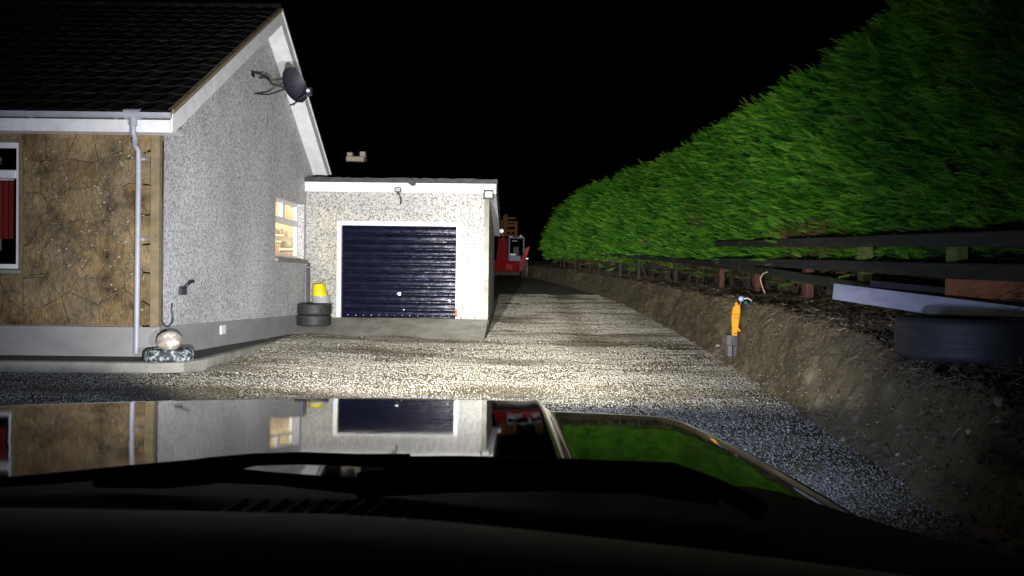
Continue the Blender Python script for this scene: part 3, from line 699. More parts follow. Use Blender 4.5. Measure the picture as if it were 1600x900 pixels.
tag(obj('cable', MB().tube(cb, .010, 6), M_black, None, True), 'thin black cable running down the stone corner and looping at the plinth', 'cable')
# satellite dish on the gable
cdish = PXX(451, 137, HX + .52)
dish = thing('satellite_dish', (HX, cdish.y, cdish.z), 'dark satellite dish on bracket high on the gable wall', 'satellite dish')
RD = .325; pts = []
for i in range(9):
    r_ = RD * i / 8
    pts.append([(r_ * math.cos(a) * .92, r_ * math.sin(a), .16 * (r_ / RD) ** 2) for a in np.linspace(0, 2 * math.pi, 33)])
md = MB().grid(pts).grid([[(p[0], p[1], p[2] - .012) for p in r_][::-1] for r_ in pts]); md.grid([pts[-1], [(p[0], p[1], p[2] - .012) for p in pts[-1]]])
nrm = Vector((.86, -.46, .22)).normalized()
q = nrm.to_track_quat('Z', 'Y').to_matrix().to_4x4()
Mx = Matrix.Translation(cdish) @ q
obj('reflector', md.xf(Mx), M_dish, dish, 60)
back = cdish - nrm * .03
obj('mast', MB().tube([(HX + .0, cdish.y - .05, cdish.z + .16), (HX + .16, cdish.y - .05, cdish.z + .17), (HX + .22, cdish.y - .03, cdish.z + .06), tuple(back)], .022, 8).cbox(HX + .002, HX + .02, cdish.y - .47, cdish.y - .33, cdish.z + .08, cdish.z + .19, .005)
    .tube([(HX + .01, cdish.y - .4, cdish.z + .17), (HX + .14, cdish.y - .27, cdish.z + .15), (HX + .2, cdish.y - .1, cdish.z + .1)], .018, 8).tube([(HX + .01, cdish.y - .28, cdish.z - .18), (HX + .18, cdish.y - .05, cdish.z - .14), tuple(back)], .016, 8), M_black, dish)
low_rim = Mx @ Vector((0, 0, .16)); dn = -_up
lowp = cdish + (Vector((.1, -.1, -1)) - nrm * Vector((.1, -.1, -1)).dot(nrm)).normalized() * .33 + nrm * .1
lnb = cdish + nrm * .47 + Vector((0.02, .0, -.22))
obj('feed_arm', MB().tube([tuple(lowp - nrm * .12), tuple(lowp), tuple(lnb)], .016, 8), M_black, dish)
ln = obj('receiver_head', MB().cbox(lnb.x - .05, lnb.x + .06, lnb.y - .05, lnb.y + .05, lnb.z - .07, lnb.z + .07, .015), M_black, dish)
obj('feed_cap', MB().lathe([(.001, -.012), (.03, -.01), (.03, .01), (.001, .012)], 12, (lnb.x, lnb.y - .056, lnb.z), 'y'), M_pale, ln)
obj('feed_cable', MB().tube([tuple(lnb + Vector((0, 0, -.06))), tuple(lnb + Vector((-.10, -.02, -.20))), tuple(lnb + Vector((-.22, -.04, -.19))), tuple(lowp + Vector((-.02, 0, -.05)))], .007, 6), M_black, dish, True)

# ------------------------------------------------------------------ garage
GY0, GY1 = 17.1, 22.8
GXL, GXR = HX + .003, PY(763, 400, GY0).x
gz0 = PY(620, 497, GY0).z
zf_top = PY(620, 287, GY0 - .1).z; zf_bot = PY(620, 301, GY0 - .1).z
DX0, DX1 = PY(533, 450, GY0).x, PY(712, 450, GY0).x; DZ1 = PY(620, 353, GY0).z
garage = thing('garage', ((GXL + GXR) / 2, 20, .3), 'flat-roofed pebbledashed garage with dark up-and-over door', 'garage')
fall = .62
mb = MB(); fw = .10
mb.box(GXL, DX0 - fw, GY0, GY0 + .25, gz0, zf_top); mb.box(DX1 + fw, GXR, GY0, GY0 + .25, gz0, zf_top); mb.box(DX0 - fw, DX1 + fw, GY0, GY0 + .25, DZ1 + fw, zf_top)
gwall = obj('front_wall', mb, M_garage, garage)
mb = MB(); mb.prism([(GXR - .004, GY0 + .252, -.1), (GXR - .004, GY1, -.1), (GXR - .004, GY1, zf_top - fall), (GXR - .004, GY0 + .252, zf_top - .0)], (-.25, 0, 0))
obj('side_wall', mb, M_garage, garage)
mb = MB(); mb.box(GXL, GXR - .26, GY1 - .25, GY1 - .004, -.1, zf_top - fall); obj('rear_wall', mb, M_garage, garage)
obj('corner_strip', MB().box(GXR - .10, GXR + .008, GY0 - .010, GY0 + .10, gz0 + .02, zf_bot - .01), M_conc, garage)
mb = MB(); mb.box(GXL, GXR + .015, GY0 - .012, GY0 + .2, -.1, gz0 - .002).box(GXR - .2, GXR + .012, GY0 + .2, GY1, -.1, gz0 - .05); obj('plinth', mb, M_conc, garage)
# timber frame round the door
mb = MB(); mb.cbox(DX0 - fw + .002, DX0 - .003, GY0 - .02, GY0 + .12, gz0 + .003, DZ1, .006).cbox(DX1 + .003, DX1 + fw - .002, GY0 - .02, GY0 + .12, gz0 + .003, DZ1, .006).cbox(DX0 - fw + .002, DX1 + fw - .002, GY0 - .02, GY0 + .12, DZ1 + .002, DZ1 + fw - .002, .006)
obj('door_frame', mb, M_white, garage)
door = obj('garage_door', MB().box(DX0 + .004, DX1 - .004, GY0 + .085, GY0 + .10, gz0 + .01, DZ1 - .004), M_door, garage)
NP = 12; ph = (DZ1 - gz0 - .02) / NP
for k in range(NP):
    z = gz0 + .01 + k * ph
    m_ = MB(); nseg = 10; rows_ = []
    for (yo, zo) in ((.084, .012), (.052, .020), (.044, .05), (.046, ph - .04), (.056, ph - .014), (.084, ph - .006)):
        rows_.append([(DX0 + .008 + (DX1 - DX0 - .016) * i / nseg, GY0 + yo + random.uniform(-.0035, .0035), z + zo + random.uniform(-.002, .002)) for i in range(nseg + 1)])
    m_.grid(rows_[::-1])
    obj('panel', m_, M_door, door, 40)
obj('door_handle', MB().cbox((DX0 + DX1) / 2 - .02, (DX0 + DX1) / 2 + .06, GY0 + .01, GY0 + .045, gz0 + .50, gz0 + .58, .012), M_refl, door)
for (px, py, r_) in ((631, 484, .014), (702, 470, .030), (622, 459, .026)):
    p = PY(px, py, GY0 + .04); obj('pale_speck', MB().lathe([(.001, .0), (r_ * .7, .001), (r_, .004)], 7, (p.x, GY0 + .036, p.z), 'y', jit=.4), M_pale, door)  # small pale discs at three spots on the door
for k in range(14):
    x = DX0 + .15 + k * (DX1 - DX0 - .3) / 13; obj('bolt', MB().lathe([(.001, -.004), (.006, -.003), (.007, .004)], 8, (x, GY0 + .03, gz0 + .055), 'y'), M_refl, door)
obj('rusty_bracket', MB().cbox(DX1 + .0, DX1 + .05, GY0 - .035, GY0 - .022, gz0 + .03, gz0 + .22, .004), M_rust, garage)
# flat felt roof with white fascia, sloping to the back
ov = .16
gm = MB(); RX0, RX1 = GXL + .005, GXR + ov; ya, yb = GY0 - .14, GY1 + .2
zt_ = zf_top + .012
gm.prism([(RX0, ya - .03, zt_), (RX0, yb, zt_ - fall), (RX0, yb, zt_ - fall + .10), (RX0, ya - .03, zt_ + .09)], (RX1 + .03 - RX0, 0, 0))
groof = obj('roof', gm, M_felt, garage)
mbx = MB(); segs = 40; r1 = []; r2 = []
for i in range(segs + 1):
    x = RX0 + (RX1 + .02 - RX0) * i / segs; r1.append((x, ya - .036, zt_ + .006)); r2.append((x, ya - .034, zt_ + .10 + random.uniform(-.006, .014)))
mbx.grid([r1, r2, [(p[0], p[1] + .3, p[2] - .01) for p in r2]]); obj('felt_edge', mbx, M_felt, groof, 40)
obj('fascia_board', MB().box(RX0, RX1, ya - .02, ya + .004, zf_bot, zt_ + .004), M_white, garage)
obj('side_fascia', MB().prism([(RX1, ya + .006, zf_bot), (RX1, yb, zf_bot - fall), (RX1, yb, zt_ - fall - .002), (RX1, ya + .006, zt_ - .002)], (-.022, 0, 0)), M_white, garage)
obj('soffit', MB().prism([(GXR + .002, ya + .008, zf_bot + .02), (GXR + .002, yb, zf_bot + .02 - fall), (GXR + .002, yb, zf_bot + .035 - fall), (GXR + .002, ya + .008, zf_bot + .035)], (ov - .026, 0, 0)), M_white, garage)
obj('front_soffit', MB().box(RX0, GXR + .001, ya + .006, GY0 - .002, zf_bot + .02, zf_bot + .034), M_white, garage)
obj('rear_gutter_end', MB().tube([(RX1 + .05, yb - .9, zf_bot - fall + .12), (RX1 + .05, yb + .1, zf_bot - fall + .10)], .06, 10), M_pale, garage, 40)
# kit on the garage front
p = PY(622, 297, ya - .04)
sl = thing('security_light', (p.x, ya - .04, p.z), 'small grey security light with ball sensor on garage fascia', 'security light')
obj('case', MB().cbox(p.x - .075, p.x + .075, ya - .10, ya - .021, p.z - .05, p.z + .055, .015), M_black, sl); obj('lens', MB().box(p.x - .058, p.x + .058, ya - .108, ya - .101, p.z - .035, p.z + .04), M_drum, sl)
obj('bracket', MB().tube([(p.x, ya - .06, p.z - .05), (p.x, ya - .06, p.z - .10)], .018, 8), M_black, sl)
obj('sensor', MB().lathe([(.001, -.045), (.028, -.035), (.042, 0), (.028, .035), (.001, .045)], 14, (p.x + .0, ya - .06, p.z - .135)), M_drum, sl, True)
p2 = PY(626, 313, GY0 - .03)
tag(obj('cable_end', MB().tube([(p2.x - .03, GY0 - .02, p2.z + .16), (p2.x - .01, GY0 - .035, p2.z + .06), (p2.x + .01, GY0 - .03, p2.z), (p2.x - .005, GY0 - .03, p2.z - .09)], [.007, .016, .02, .016], 8), M_black, None, True), 'short black cable end hanging below the security light', 'cable')
p = PY(764, 304, ya - .06)
fl = thing('floodlight', (p.x, ya - .06, p.z), 'square black-rimmed floodlight at the corner of the garage fascia', 'floodlight')
obj('case', MB().cbox(p.x - .12, p.x + .10, ya - .085, ya - .021, p.z - .10, p.z + .105, .012), M_black, fl)
obj('reflector', MB().cbox(p.x - .075, p.x + .07, ya - .096, ya - .087, p.z - .06, p.z + .06, .004), M_white, fl)
obj('stay', MB().tube([(p.x + .05, ya - .05, p.z - .08), (p.x + .13, ya - .03, p.z - .17)], .008, 6), M_black, fl)
p = PY(642, 287, ya - .05)
tag(obj('slate_piece', MB().prism([(p.x - .10, ya - .07, p.z + .07), (p.x - .03, ya - .07, p.z + .12), (p.x + .11, ya - .06, p.z + .05), (p.x + .10, ya - .05, p.z - .04), (p.x + .02, ya - .05, p.z - .05), (p.x - .08, ya - .06, p.z + .02)], (.01, .3, .03)), M_slatpiece), 'loose dark slate lying over the edge of the garage roof', 'slate')
# concrete ramp in front of the door
xr = GXR + .01
pr = []
for i in range(13):
    f_ = i / 12; x0_, x1_ = HX + .03, xr - .04 * f_
    y_ = GY0 - .015 - f_ * 1.25; z_ = gz0 - .004 - f_ * (gz0 - .10)
    pr.append([(x0_ + (x1_ - x0_) * j / 30, y_ + .02 * random.uniform(-1, 1) * (i == 12), z_ + .006 * random.uniform(-1, 1)) for j in range(31)])
pr.append([(p[0], p[1] - .02, -.1) for p in pr[-1]])
mr_ = MB().grid(pr[::-1]); mr_.grid([[r_[-1] for r_ in pr], [(r_[-1][0] + .01, r_[-1][1], -.1) for r_ in pr]])
rp = obj('concrete_ramp', mr_, M_conc, None, 40); rp['kind'] = 'structure'
def ramp_z(y): return gz0 - .004 - (GY0 - .015 - y) / 1.25 * (gz0 - .10)

# wheels stacked in the corner
def tyre_prof(Rr, W, ri, groove=.012):
    g = groove
    pr_ = [(ri, -W * .36), (ri + .012, -W * .47), (ri + (Rr - ri) * .45, -W * .5), (Rr - .03, -W * .49), (Rr - .008, -W * .43), (Rr, -W * .36)]
    for c_ in (-.2, 0, .2): pr_ += [(Rr, W * (c_ - .035)), (Rr - g, W * (c_ - .025)), (Rr - g, W * (c_ + .025)), (Rr, W * (c_ + .035))]
    pr_ += [(Rr, W * .36), (Rr - .008, W * .43), (Rr - .03, W * .49), (ri + (Rr - ri) * .45, W * .5), (ri + .012, W * .47), (ri, W * .36), (ri + .03, W * .30), (Rr - .05, W * .3), (Rr - .05, -W * .3), (ri + .03, -W * .3)]
    return pr_
ME_tyre = MB().lathe(tyre_prof(.355, .235, .225), 48, closed=True).mesh('tyre', M_tyre, 35)
rm = MB().lathe([(.222, .075), (.232, .095), (.222, .10), (.205, .06), (.195, -.09), (.222, -.1), (.21, -.06)], 40)
for k in range(5):
    a = k * 2 * math.pi / 5; c_, s_ = math.cos(a), math.sin(a)
    b_ = MB().cbox(.03, .205, -.03, .03, .03, .065, .01); b_.xf(Matrix.Rotation(a, 4, 'Z')); rm.add(b_.v, b_.f)
rm.lathe([(.001, .07), (.05, .068), (.06, .03), (.001, .02)], 16)
ME_rim = rm.mesh('rim', M_alloy, 35)
pc = PY(490.5, 505, 16.32)
wy = 16.32
for k in range(2):
    z = ramp_z(wy) + .165 + k * .237 + .03
    t = thing('stacked_tyre', (pc.x + (.012 if k else 0), wy, z), ('lower' if k == 0 else 'upper') + ' of two stacked car tyres on rims beside the garage door' + (', rim facing up' if k else ''), 'tyre', 'tyres stacked by the garage')
    t.rotation_euler = (0, 0, .6 * k)
    local('casing', ME_tyre, None, t); local('rim', ME_rim, None, t)
# grey drum with yellow bucket on top
pd = PY(502, 470, 16.82)
zb = ramp_z(16.80)
tag(obj('drum', MB().lathe([(.001, 0), (.165, 0), (.178, .02), (.19, .50), (.198, .51), (.198, .54), (.185, .545), (.18, .50), (.001, .49)], 36, (pd.x, 16.80, zb + .02)), M_drum, None, 40), 'grey plastic drum standing behind the stacked wheels', 'drum')
ztop = zb + .02 + .492
by_ = 16.80
bk_t = thing('bucket', (pd.x - .02, by_, ztop), 'yellow bucket turned upside down on the grey drum', 'bucket')
bm = MB().lathe([(.001, .285), (.105, .285), (.112, .275), (.150, .02), (.160, .018), (.160, 0), (.146, .0), (.104, .268), (.001, .27)], 32).xf(Matrix.Rotation(R(-6), 4, 'Y'))
local('body', bm, M_yellow, bk_t, 40)
hd = MB().tube([(.155 * math.cos(a), -.10 - .05 * math.sin(a), .03 + .02 * math.sin(a)) for a in np.linspace(math.pi, 2 * math.pi, 12)], .004, 6)
local('handle', hd, M_refl, bk_t, True); bk_t.location.z += .018; bk_t.scale = (1.12, 1.12, 1.05)
# narrow boards standing in the corner
pb = PY(474, 411, 16.96)
zc = ramp_z(16.95)
t = thing('corner_plank', (HX + .12, 16.95, zc), 'narrow blue and brown plank with cross piece standing in the corner', 'plank')
obj('blue_strip', MB().cbox(HX + .035, HX + .075, 16.90, 16.96, zc + .004, pb.z - .06, .004), M_bluep, t); obj('brown_strip', MB().cbox(HX + .077, HX + .14, 16.92, 16.97, zc + .004, pb.z, .004), M_brownw, t)
obj('cross_piece', MB().cbox(HX + .028, HX + .165, 16.885, 16.898, pb.z - .11, pb.z - .08, .003), M_bluep, t)

# old tyre planter with a round boulder at the house corner
pt = PY(264, 556, 9.62); zt0 = PZ - .02
ME_pl = MB().lathe([(.235 + .062 * math.cos(a) * (1 if math.cos(a) > 0 else .8), .082 * math.sin(a)) for a in np.linspace(0, 2 * math.pi, 19)[:-1]], 44, closed=True, jit=.010)
M_flaky = nmat('flaking_white_paint_on_rubber', [(.42, (.018, .022, .026)), (.50, (.05, .06, .065)), (.56, (.30, .33, .33)), (.7, (.42, .45, .44))], 16, .75, .3, 40, .006)
t = thing('tyre_planter', (pt.x, 9.62, zt0 + .0825), 'old tyre with flaking white paint lying at the stone corner', 'tyre')
local('tyre_ring', ME_pl, M_flaky, t, 35)
soil = MB().lathe([(.001, .05), (.12, .045), (.225, .03), (.23, -.07), (.001, -.07)], 24, jit=.02); local('soil', soil, M_bank, t, True)
bs = MB(); pts = []
for i in range(13):
    a = math.pi * i / 12; row = []
    for j in range(25):
        b_ = 2 * math.pi * j / 24; rr = .150 * (1 + .05 * math.sin(3 * b_ + 2 * a) * math.sin(a) + .03 * math.sin(5 * a + b_) * math.sin(a))
        row.append((rr * math.sin(a) * math.cos(b_), rr * math.sin(a) * math.sin(b_), .128 * math.cos(a) * (1.04)))
    pts.append(row)
M_boulder = nmat('pale_boulder', [(0.3, (.16, .13, .10)), (.52, (.30, .25, .20)), (.62, (.62, .6, .56)), (.8, (.75, .73, .7))], 6.5, .5, .4, 14, .02)
bo = link('boulder', bs.grid(pts).mesh('boulder', M_boulder, True), None, (pt.x + .005, 9.62, zt0 + .0825 + .045 + .128))
tag(bo, 'round pale boulder sitting in the flaking tyre', 'boulder')

# ------------------------------------------------------------------ fence, hedge, things on the bank
def fx_(y): return float(bx(y)) + 1.15 - .35 * float(np.clip((y - 18) / 14, 0, 1))
fence = thing('timber_fence', (fx_(9), 9.0, 1.0), 'low dark three-rail timber fence along the foot of the hedge', 'fence')
def rail(ya, yb, za, zb, h, th=.10, name='rail', off=0.0):
    n_ = max(2, int((yb - ya) / 1.2)); top = []; m_ = MB(); sec = []
    for i in range(n_ + 1):
        y = ya + (yb - ya) * i / n_; z = za + (zb - za) * i / n_ + random.uniform(-.006, .006); x = fx_(y) + off
        sec.append([(x - th / 2, y, z - h / 2), (x - th / 2, y, z + h / 2 - .012), (x - th / 2 + .012, y, z + h / 2), (x + th / 2, y, z + h / 2), (x + th / 2, y, z - h / 2)])
    for i in range(n_):
        a, b = sec[i], sec[i + 1]; m_.add(a + b, [(k, (k + 1) % 5, 5 + (k + 1) % 5, 5 + k) for k in range(5)])
    m_.add(sec[0], [(0, 1, 2, 3, 4)]); m_.add(sec[-1], [(4, 3, 2, 1, 0)])
    return obj(name, m_, M_sleeper, fence)
fenX = lambda px, py: PXX(px, py, 4.3)
def fz(px, py):                                              # height on the fence line seen at that pixel
    d = ray(px, py); y = 9.0
    for _ in range(30): y = fx_(y) / d.x * d.y
    t_ = y / d.y; return y, CAM_Z + d.z * t_
def two(pa, pb, h, cut=None, ext=2.5):
    (a1, z1), (a2, z2) = fz(*pa), fz(*pb); k_ = (z2 - z1) / (a2 - a1); z_at = lambda y: z1 + k_ * (y - a1)
    y_lo = a2 - ext; ym = (a1 + a2) / 2 if cut is None else cut
    rail(y_lo, ym, z_at(y_lo), z_at(ym), h); rail(ym + .03, a1, z_at(ym + .03), z1, h)
    return z_at
z_top = two((1120, 381), (1560, 373), .13)
z_mid = two((1112, 407), (1560, 425), .14, cut=11.2)
z_low = two((1160, 418), (1340, 448), .14, cut=12.0, ext=1.8)
(a1, z1), (a2, z2) = fz(1000, 402), fz(1158, 418)
rail(a2 + .03, a1, z2, z1, .15); rail(a1 + .05, a1 + 9, z1, z1 + .45, .14)
for (px, mt) in ((1120, M_redpost), (1174, M_redpost), (1252, M_redpost), (1338, M_mossy), (1476, M_mossy), (1050, M_sleeper), (993, M_sleeper), (965, M_sleeper)):
    y, z = fz(px, 400); x = fx_(y) + .115; zb_ = bank_top(y, 1.2) - .25
    zt_p = z_top(y) + .02 if mt is M_mossy else (z_mid(y) + .04 if px > 1100 else z + .06)
    obj('post', MB().cbox(x - .06, x + .06, y - .09, y + .09, zb_, zt_p, .01), mt, fence)

# hedge
hedge = thing('hedge', (5.0, 20.0, 1.1), 'tall green clipped conifer hedge along the earth bank', 'hedge')
HY = np.array([-6, 2, 6, 9, 17, 28, 36, 41, 44.5, 46]); HH = np.array([3.3, 3.35, 3.4, 3.45, 3.85, 4.0, 3.75, 3.3, 2.6, 1.5])
def hface(y): return bx(y) + 1.62 - .62 * np.clip((y - 16) / 20, 0, 1)
def hbase(y): return np.interp(y, YT, ZT) + 1.0 - .22 * np.clip((np.asarray(y) - 20) / 12, 0, 1)
def hsurf(y, t):
    """t 0..1 up the face, 1..1.6 rounding over the top; returns x, z, nx, nz"""
    H = np.interp(y, HY, HH); zb_ = hbase(y) + .25
    face = np.clip(t, 0, 1); over = np.clip(t - 1, 0, 1)
    bulge = .35 * np.sin(np.clip(face, 0, 1) * math.pi * .8)
    x = hface(y) - bulge + .45 * np.clip(face - .86, 0, 1) ** 1.5 * 4 + over * 1.6
    z = zb_ + face * (H - .25) + .12 * np.sin(over * math.pi * .6)
    d = .20 * fbm2(y * .8, face * 3.2, 3, 21) + .16 * fbm2(y * 2.6, face * 11, 3, 22) + .10 * fbm2(y * 5, face * 24, 2, 24)
    return x + d * (1 - over), z + d * over + .10 * fbm2(y * .9, y * 0 + 3, 3, 23) * face
NT = 21000; K = 6                                             # plumes, each of several feathery sprays
u = RNG.random(NT); lo, hi = 4.5, 46.0
Yt = lo * (hi / lo) ** (u ** .95); Tt = RNG.random(NT) * 1.28
Tt = np.where(RNG.random(NT) < .12, 1.0 + RNG.random(NT) * .25, Tt)
kp = (Tt > .10 + .08 * fbm2(Yt * .8, Yt * 0, 3, 30)) | (RNG.random(NT) < .18)
Yt, Tt = Yt[kp], Tt[kp]; NT = len(Yt)
Xt, Zt = hsurf(Yt, Tt); over_t = np.clip(Tt - 1, 0, .3) / .3
Dt = np.stack([-1.0 + .5 * over_t + RNG.normal(0, .10, NT), RNG.normal(-.05, .24, NT), .22 + .42 * over_t + RNG.normal(0, .16, NT) + .12 * fbm2(Yt * .6, Tt * 4, 2, 33) - .2 * (Tt < .15)], 1)
Dt /= np.linalg.norm(Dt, axis=1, keepdims=True)
Lt = RNG.uniform(.24, .52, NT) * np.clip(.8 + Yt / 80, .8, 1.2); jutt = RNG.normal(0, .10, NT)
Bt = np.stack([Xt, Yt, Zt], 1) + Dt * (jutt - .20)[:, None]
tone = .47 + .38 * fbm2(Yt * 1.3, Tt * 7, 4, 31) + RNG.normal(0, .17, NT) + .7 * jutt  # deeper-set plumes tinted darker: shade of the gaps painted in
rpt = np.repeat(np.arange(NT), K); N = len(rpt)
f_ = np.tile(np.linspace(0, .62, K), NT) + RNG.normal(0, .04, N)
Yh, Th = Yt[rpt], Tt[rpt]
D = Dt[rpt] + RNG.normal(0, .16, (N, 3)) + np.array([0, 0, .10]) * (f_ > .4)[:, None]; D /= np.linalg.norm(D, axis=1, keepdims=True)
U = np.cross(D, np.array([0, 0, 1.0])); U /= np.linalg.norm(U, axis=1, keepdims=True)
W = np.cross(U, D); roll = RNG.normal(0, .5, N)[:, None]
U2 = U * np.cos(roll) + W * np.sin(roll); W2 = np.cross(U2, D)
Ls = Lt[rpt] * RNG.uniform(.34, .55, N)
base = Bt[rpt] + Dt[rpt] * (f_ * Lt[rpt])[:, None] + RNG.normal(0, .022, (N, 3))
tri = []
for k in range(4):
    s0 = .10 + .21 * k; ln_ = .46 * (1 - s0 * .62)
    for sg in (-1, 1):
        tri.append(((s0 - .035, 0, 0), (s0 + .065, 0, 0), (s0 + ln_ * .88, sg * ln_ * .46, -.06)))
tri.append(((.0, .016, 0), (.0, -.016, 0), (1.0, 0, -.04)))
T = np.array(tri)
curl = -.10 * T[..., 0] ** 2
P3 = base[:, None, None, :] + Ls[:, None, None, None] * (T[None, ..., 0:1] * D[:, None, None, :] + T[None, ..., 1:2] * U2[:, None, None, :] + (T[None, ..., 2:3] + curl[None, ..., None]) * W2[:, None, None, :])
nt = len(T)
tint = np.clip(tone[rpt] + (f_ - .3) * .28 + RNG.normal(0, .08, N), 0.02, .86)  # darker towards each plume's base: pale young tips plus painted shade
yp, _z = fz(1250, 352)
brown = np.exp(-((Yh - 12.3) / 1.5) ** 2 - ((Th - .22) / .06) ** 2) + .8 * np.exp(-((Yh - 21) / .9) ** 2 - ((Th - .40) / .05) ** 2) + .7 * np.exp(-((Yh - 27) / .8) ** 2 - ((Th - .30) / .04) ** 2) + .6 * np.exp(-((Th - .05) / .06) ** 2)
isb = RNG.random(N) < brown * .95
tint = np.where(isb, RNG.uniform(.91, 1, N), tint)
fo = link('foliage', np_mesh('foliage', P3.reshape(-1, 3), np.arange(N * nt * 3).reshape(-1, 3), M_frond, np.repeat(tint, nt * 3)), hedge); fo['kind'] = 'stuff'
# solid near-black backing; its colour stands in for shade inside the hedge
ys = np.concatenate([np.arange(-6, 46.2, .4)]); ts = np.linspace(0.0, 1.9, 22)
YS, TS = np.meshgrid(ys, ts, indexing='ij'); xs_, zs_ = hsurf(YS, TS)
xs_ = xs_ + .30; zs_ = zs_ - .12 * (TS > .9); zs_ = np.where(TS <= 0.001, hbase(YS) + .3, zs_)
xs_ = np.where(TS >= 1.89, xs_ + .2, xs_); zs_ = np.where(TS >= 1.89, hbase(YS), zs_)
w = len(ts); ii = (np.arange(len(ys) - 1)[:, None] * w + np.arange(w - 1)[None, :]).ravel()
link('shade_backing', np_mesh('shade_backing', np.stack([xs_, YS, zs_], -1).reshape(-1, 3), np.stack([ii, ii + 1, ii + w + 1, ii + w], 1), M_core, smooth=True), hedge)
# trunks under the hedge
ME_tr = MB().tube([(0, 0, -.3), (.03, .02, .3), (-.02, .05, .75), (.02, .02, 1.3)], [.06, .05, .042, .03], 7).mesh('trunk', M_bark, True)
for k in range(46):
    y = 6.5 * (44 / 6.5) ** (k / 45.0) + random.uniform(-.2, .2)
    o = link('trunk', ME_tr, hedge, (float(hface(y)) + random.uniform(-.05, .25), y, float(hbase(y)) - .05)); o.rotation_euler = (random.gauss(0, .1), random.gauss(0, .1), random.uniform(0, 6))
    s_ = random.uniform(.6, 1.15); o.scale = (s_, s_, 1)
# straw, roots and twigs: thin three-cornered strands
def strands(name, base_pts, dirs, lens, rad, tints, sag=.3):
    n_ = len(base_pts); K = 4; D_ = dirs / np.linalg.norm(dirs, axis=1, keepdims=True)
    A = np.cross(D_, RNG.normal(0, 1, (n_, 3))); A /= np.linalg.norm(A, axis=1, keepdims=True); B = np.cross(D_, A)
    bend = RNG.normal(0, .22, (n_, 1)) * A
    V = np.zeros((n_, K, 3, 3))
    for i in range(K):
        f = i / (K - 1); c = base_pts + D_ * (lens * f)[:, None] + bend * (lens * (f ** 2))[:, None]; c = c - np.array([0, 0, 1]) * (lens * sag * f ** 2)[:, None]
        for j in range(3):
            a = j * 2 * math.pi / 3; V[:, i, j] = c + (A * math.cos(a) + B * math.sin(a)) * (rad * (1 - .6 * f))[:, None]
    fs = np.array([(i * 3 + j, i * 3 + (j + 1) % 3, (i + 1) * 3 + (j + 1) % 3, (i + 1) * 3 + j) for i in range(K - 1) for j in range(3)])
    o = link(name, np_mesh(name, V.reshape(-1, 3), (fs[None] + np.arange(n_)[:, None, None] * 12).reshape(-1, 4), M_straw, np.repeat(tints, 12))); o['kind'] = 'stuff'; return o
n_ = 14000; y = 4 * (40 / 4) ** RNG.random(n_); s_ = RNG.normal(8.3, 1.1, n_).clip(5.5, 10.5); X, Z = bank_pt(s_, y)
dr = np.stack([RNG.normal(-.3, .8, n_), RNG.normal(0, 1, n_), RNG.uniform(-.25, .45, n_)], 1)
strands('dead_grass', np.stack([X, y, Z + .01], 1), dr, RNG.uniform(.05, .18, n_), RNG.uniform(.0018, .0045, n_), RNG.random(n_) ** 2.0, .5)
n_ = 1300; y = 3 * (32 / 3) ** RNG.random(n_); s_ = RNG.uniform(1.2, 7.5, n_); X, Z = bank_pt(s_, y)
dr = np.stack([RNG.normal(-.5, .3, n_), RNG.normal(0, .8, n_), RNG.normal(-.3, .7, n_)], 1)
strands('bank_roots', np.stack([X, y, Z], 1), dr, RNG.uniform(.03, .10, n_) * (1 + (RNG.random(n_) < .05) * 2.0), RNG.uniform(.0014, .0036, n_), RNG.random(n_), .4)
n_ = 2600; y = 6 * (40 / 6) ** RNG.random(n_); X = hface(y) + RNG.normal(-.05, .12, n_); Z = hbase(y) + RNG.uniform(.0, .75, n_)
dr = np.stack([RNG.normal(-.5, .5, n_), RNG.normal(0, .7, n_), RNG.normal(.2, .6, n_)], 1)
strands('dead_twigs', np.stack([X, y, Z], 1), dr, RNG.uniform(.12, .4, n_), RNG.uniform(.002, .005, n_), RNG.random(n_) ** 2 * .6, .3)
# crumbs and little stones on the bank face
n_ = 1400; y = 3 * (34 / 3) ** RNG.random(n_); s_ = RNG.uniform(.8, 8.5, n_); X, Z = bank_pt(s_, y)
sz = RNG.uniform(.003, .010, n_) * (1 + (RNG.random(n_) < .05) * 1.2)
V = OCT[None] * sz[:, None, None] * RNG.uniform(.5, 1.3, (n_, 6, 3)) + np.stack([X, y, Z], 1)[:, None, :]
o = link('bank_pebbles', np_mesh('bank_pebbles', V.reshape(-1, 3), (OF[None] + np.arange(n_)[:, None, None] * 6).reshape(-1, 3), M_crumb, np.repeat(RNG.random(n_), 6))); o['kind'] = 'stuff'
n_ = 2400; y = 3 * (34 / 3) ** RNG.random(n_); s_ = np.where(RNG.random(n_) < .4, RNG.normal(7.2, .7, n_), RNG.uniform(.7, 7.5, n_)).clip(.7, 9.5); X, Z = bank_pt(s_, y)
sz = RNG.uniform(.008, .030, n_) * (1 + (RNG.random(n_) < .05) * .8)
V = OCT[None] * sz[:, None, None] * RNG.uniform(.5, 1.3, (n_, 6, 3)) + np.stack([X, y, Z], 1)[:, None, :]
o = link('bank_clods', np_mesh('bank_clods', V.reshape(-1, 3), (OF[None] + np.arange(n_)[:, None, None] * 6).reshape(-1, 3), M_bank)); o['kind'] = 'stuff'
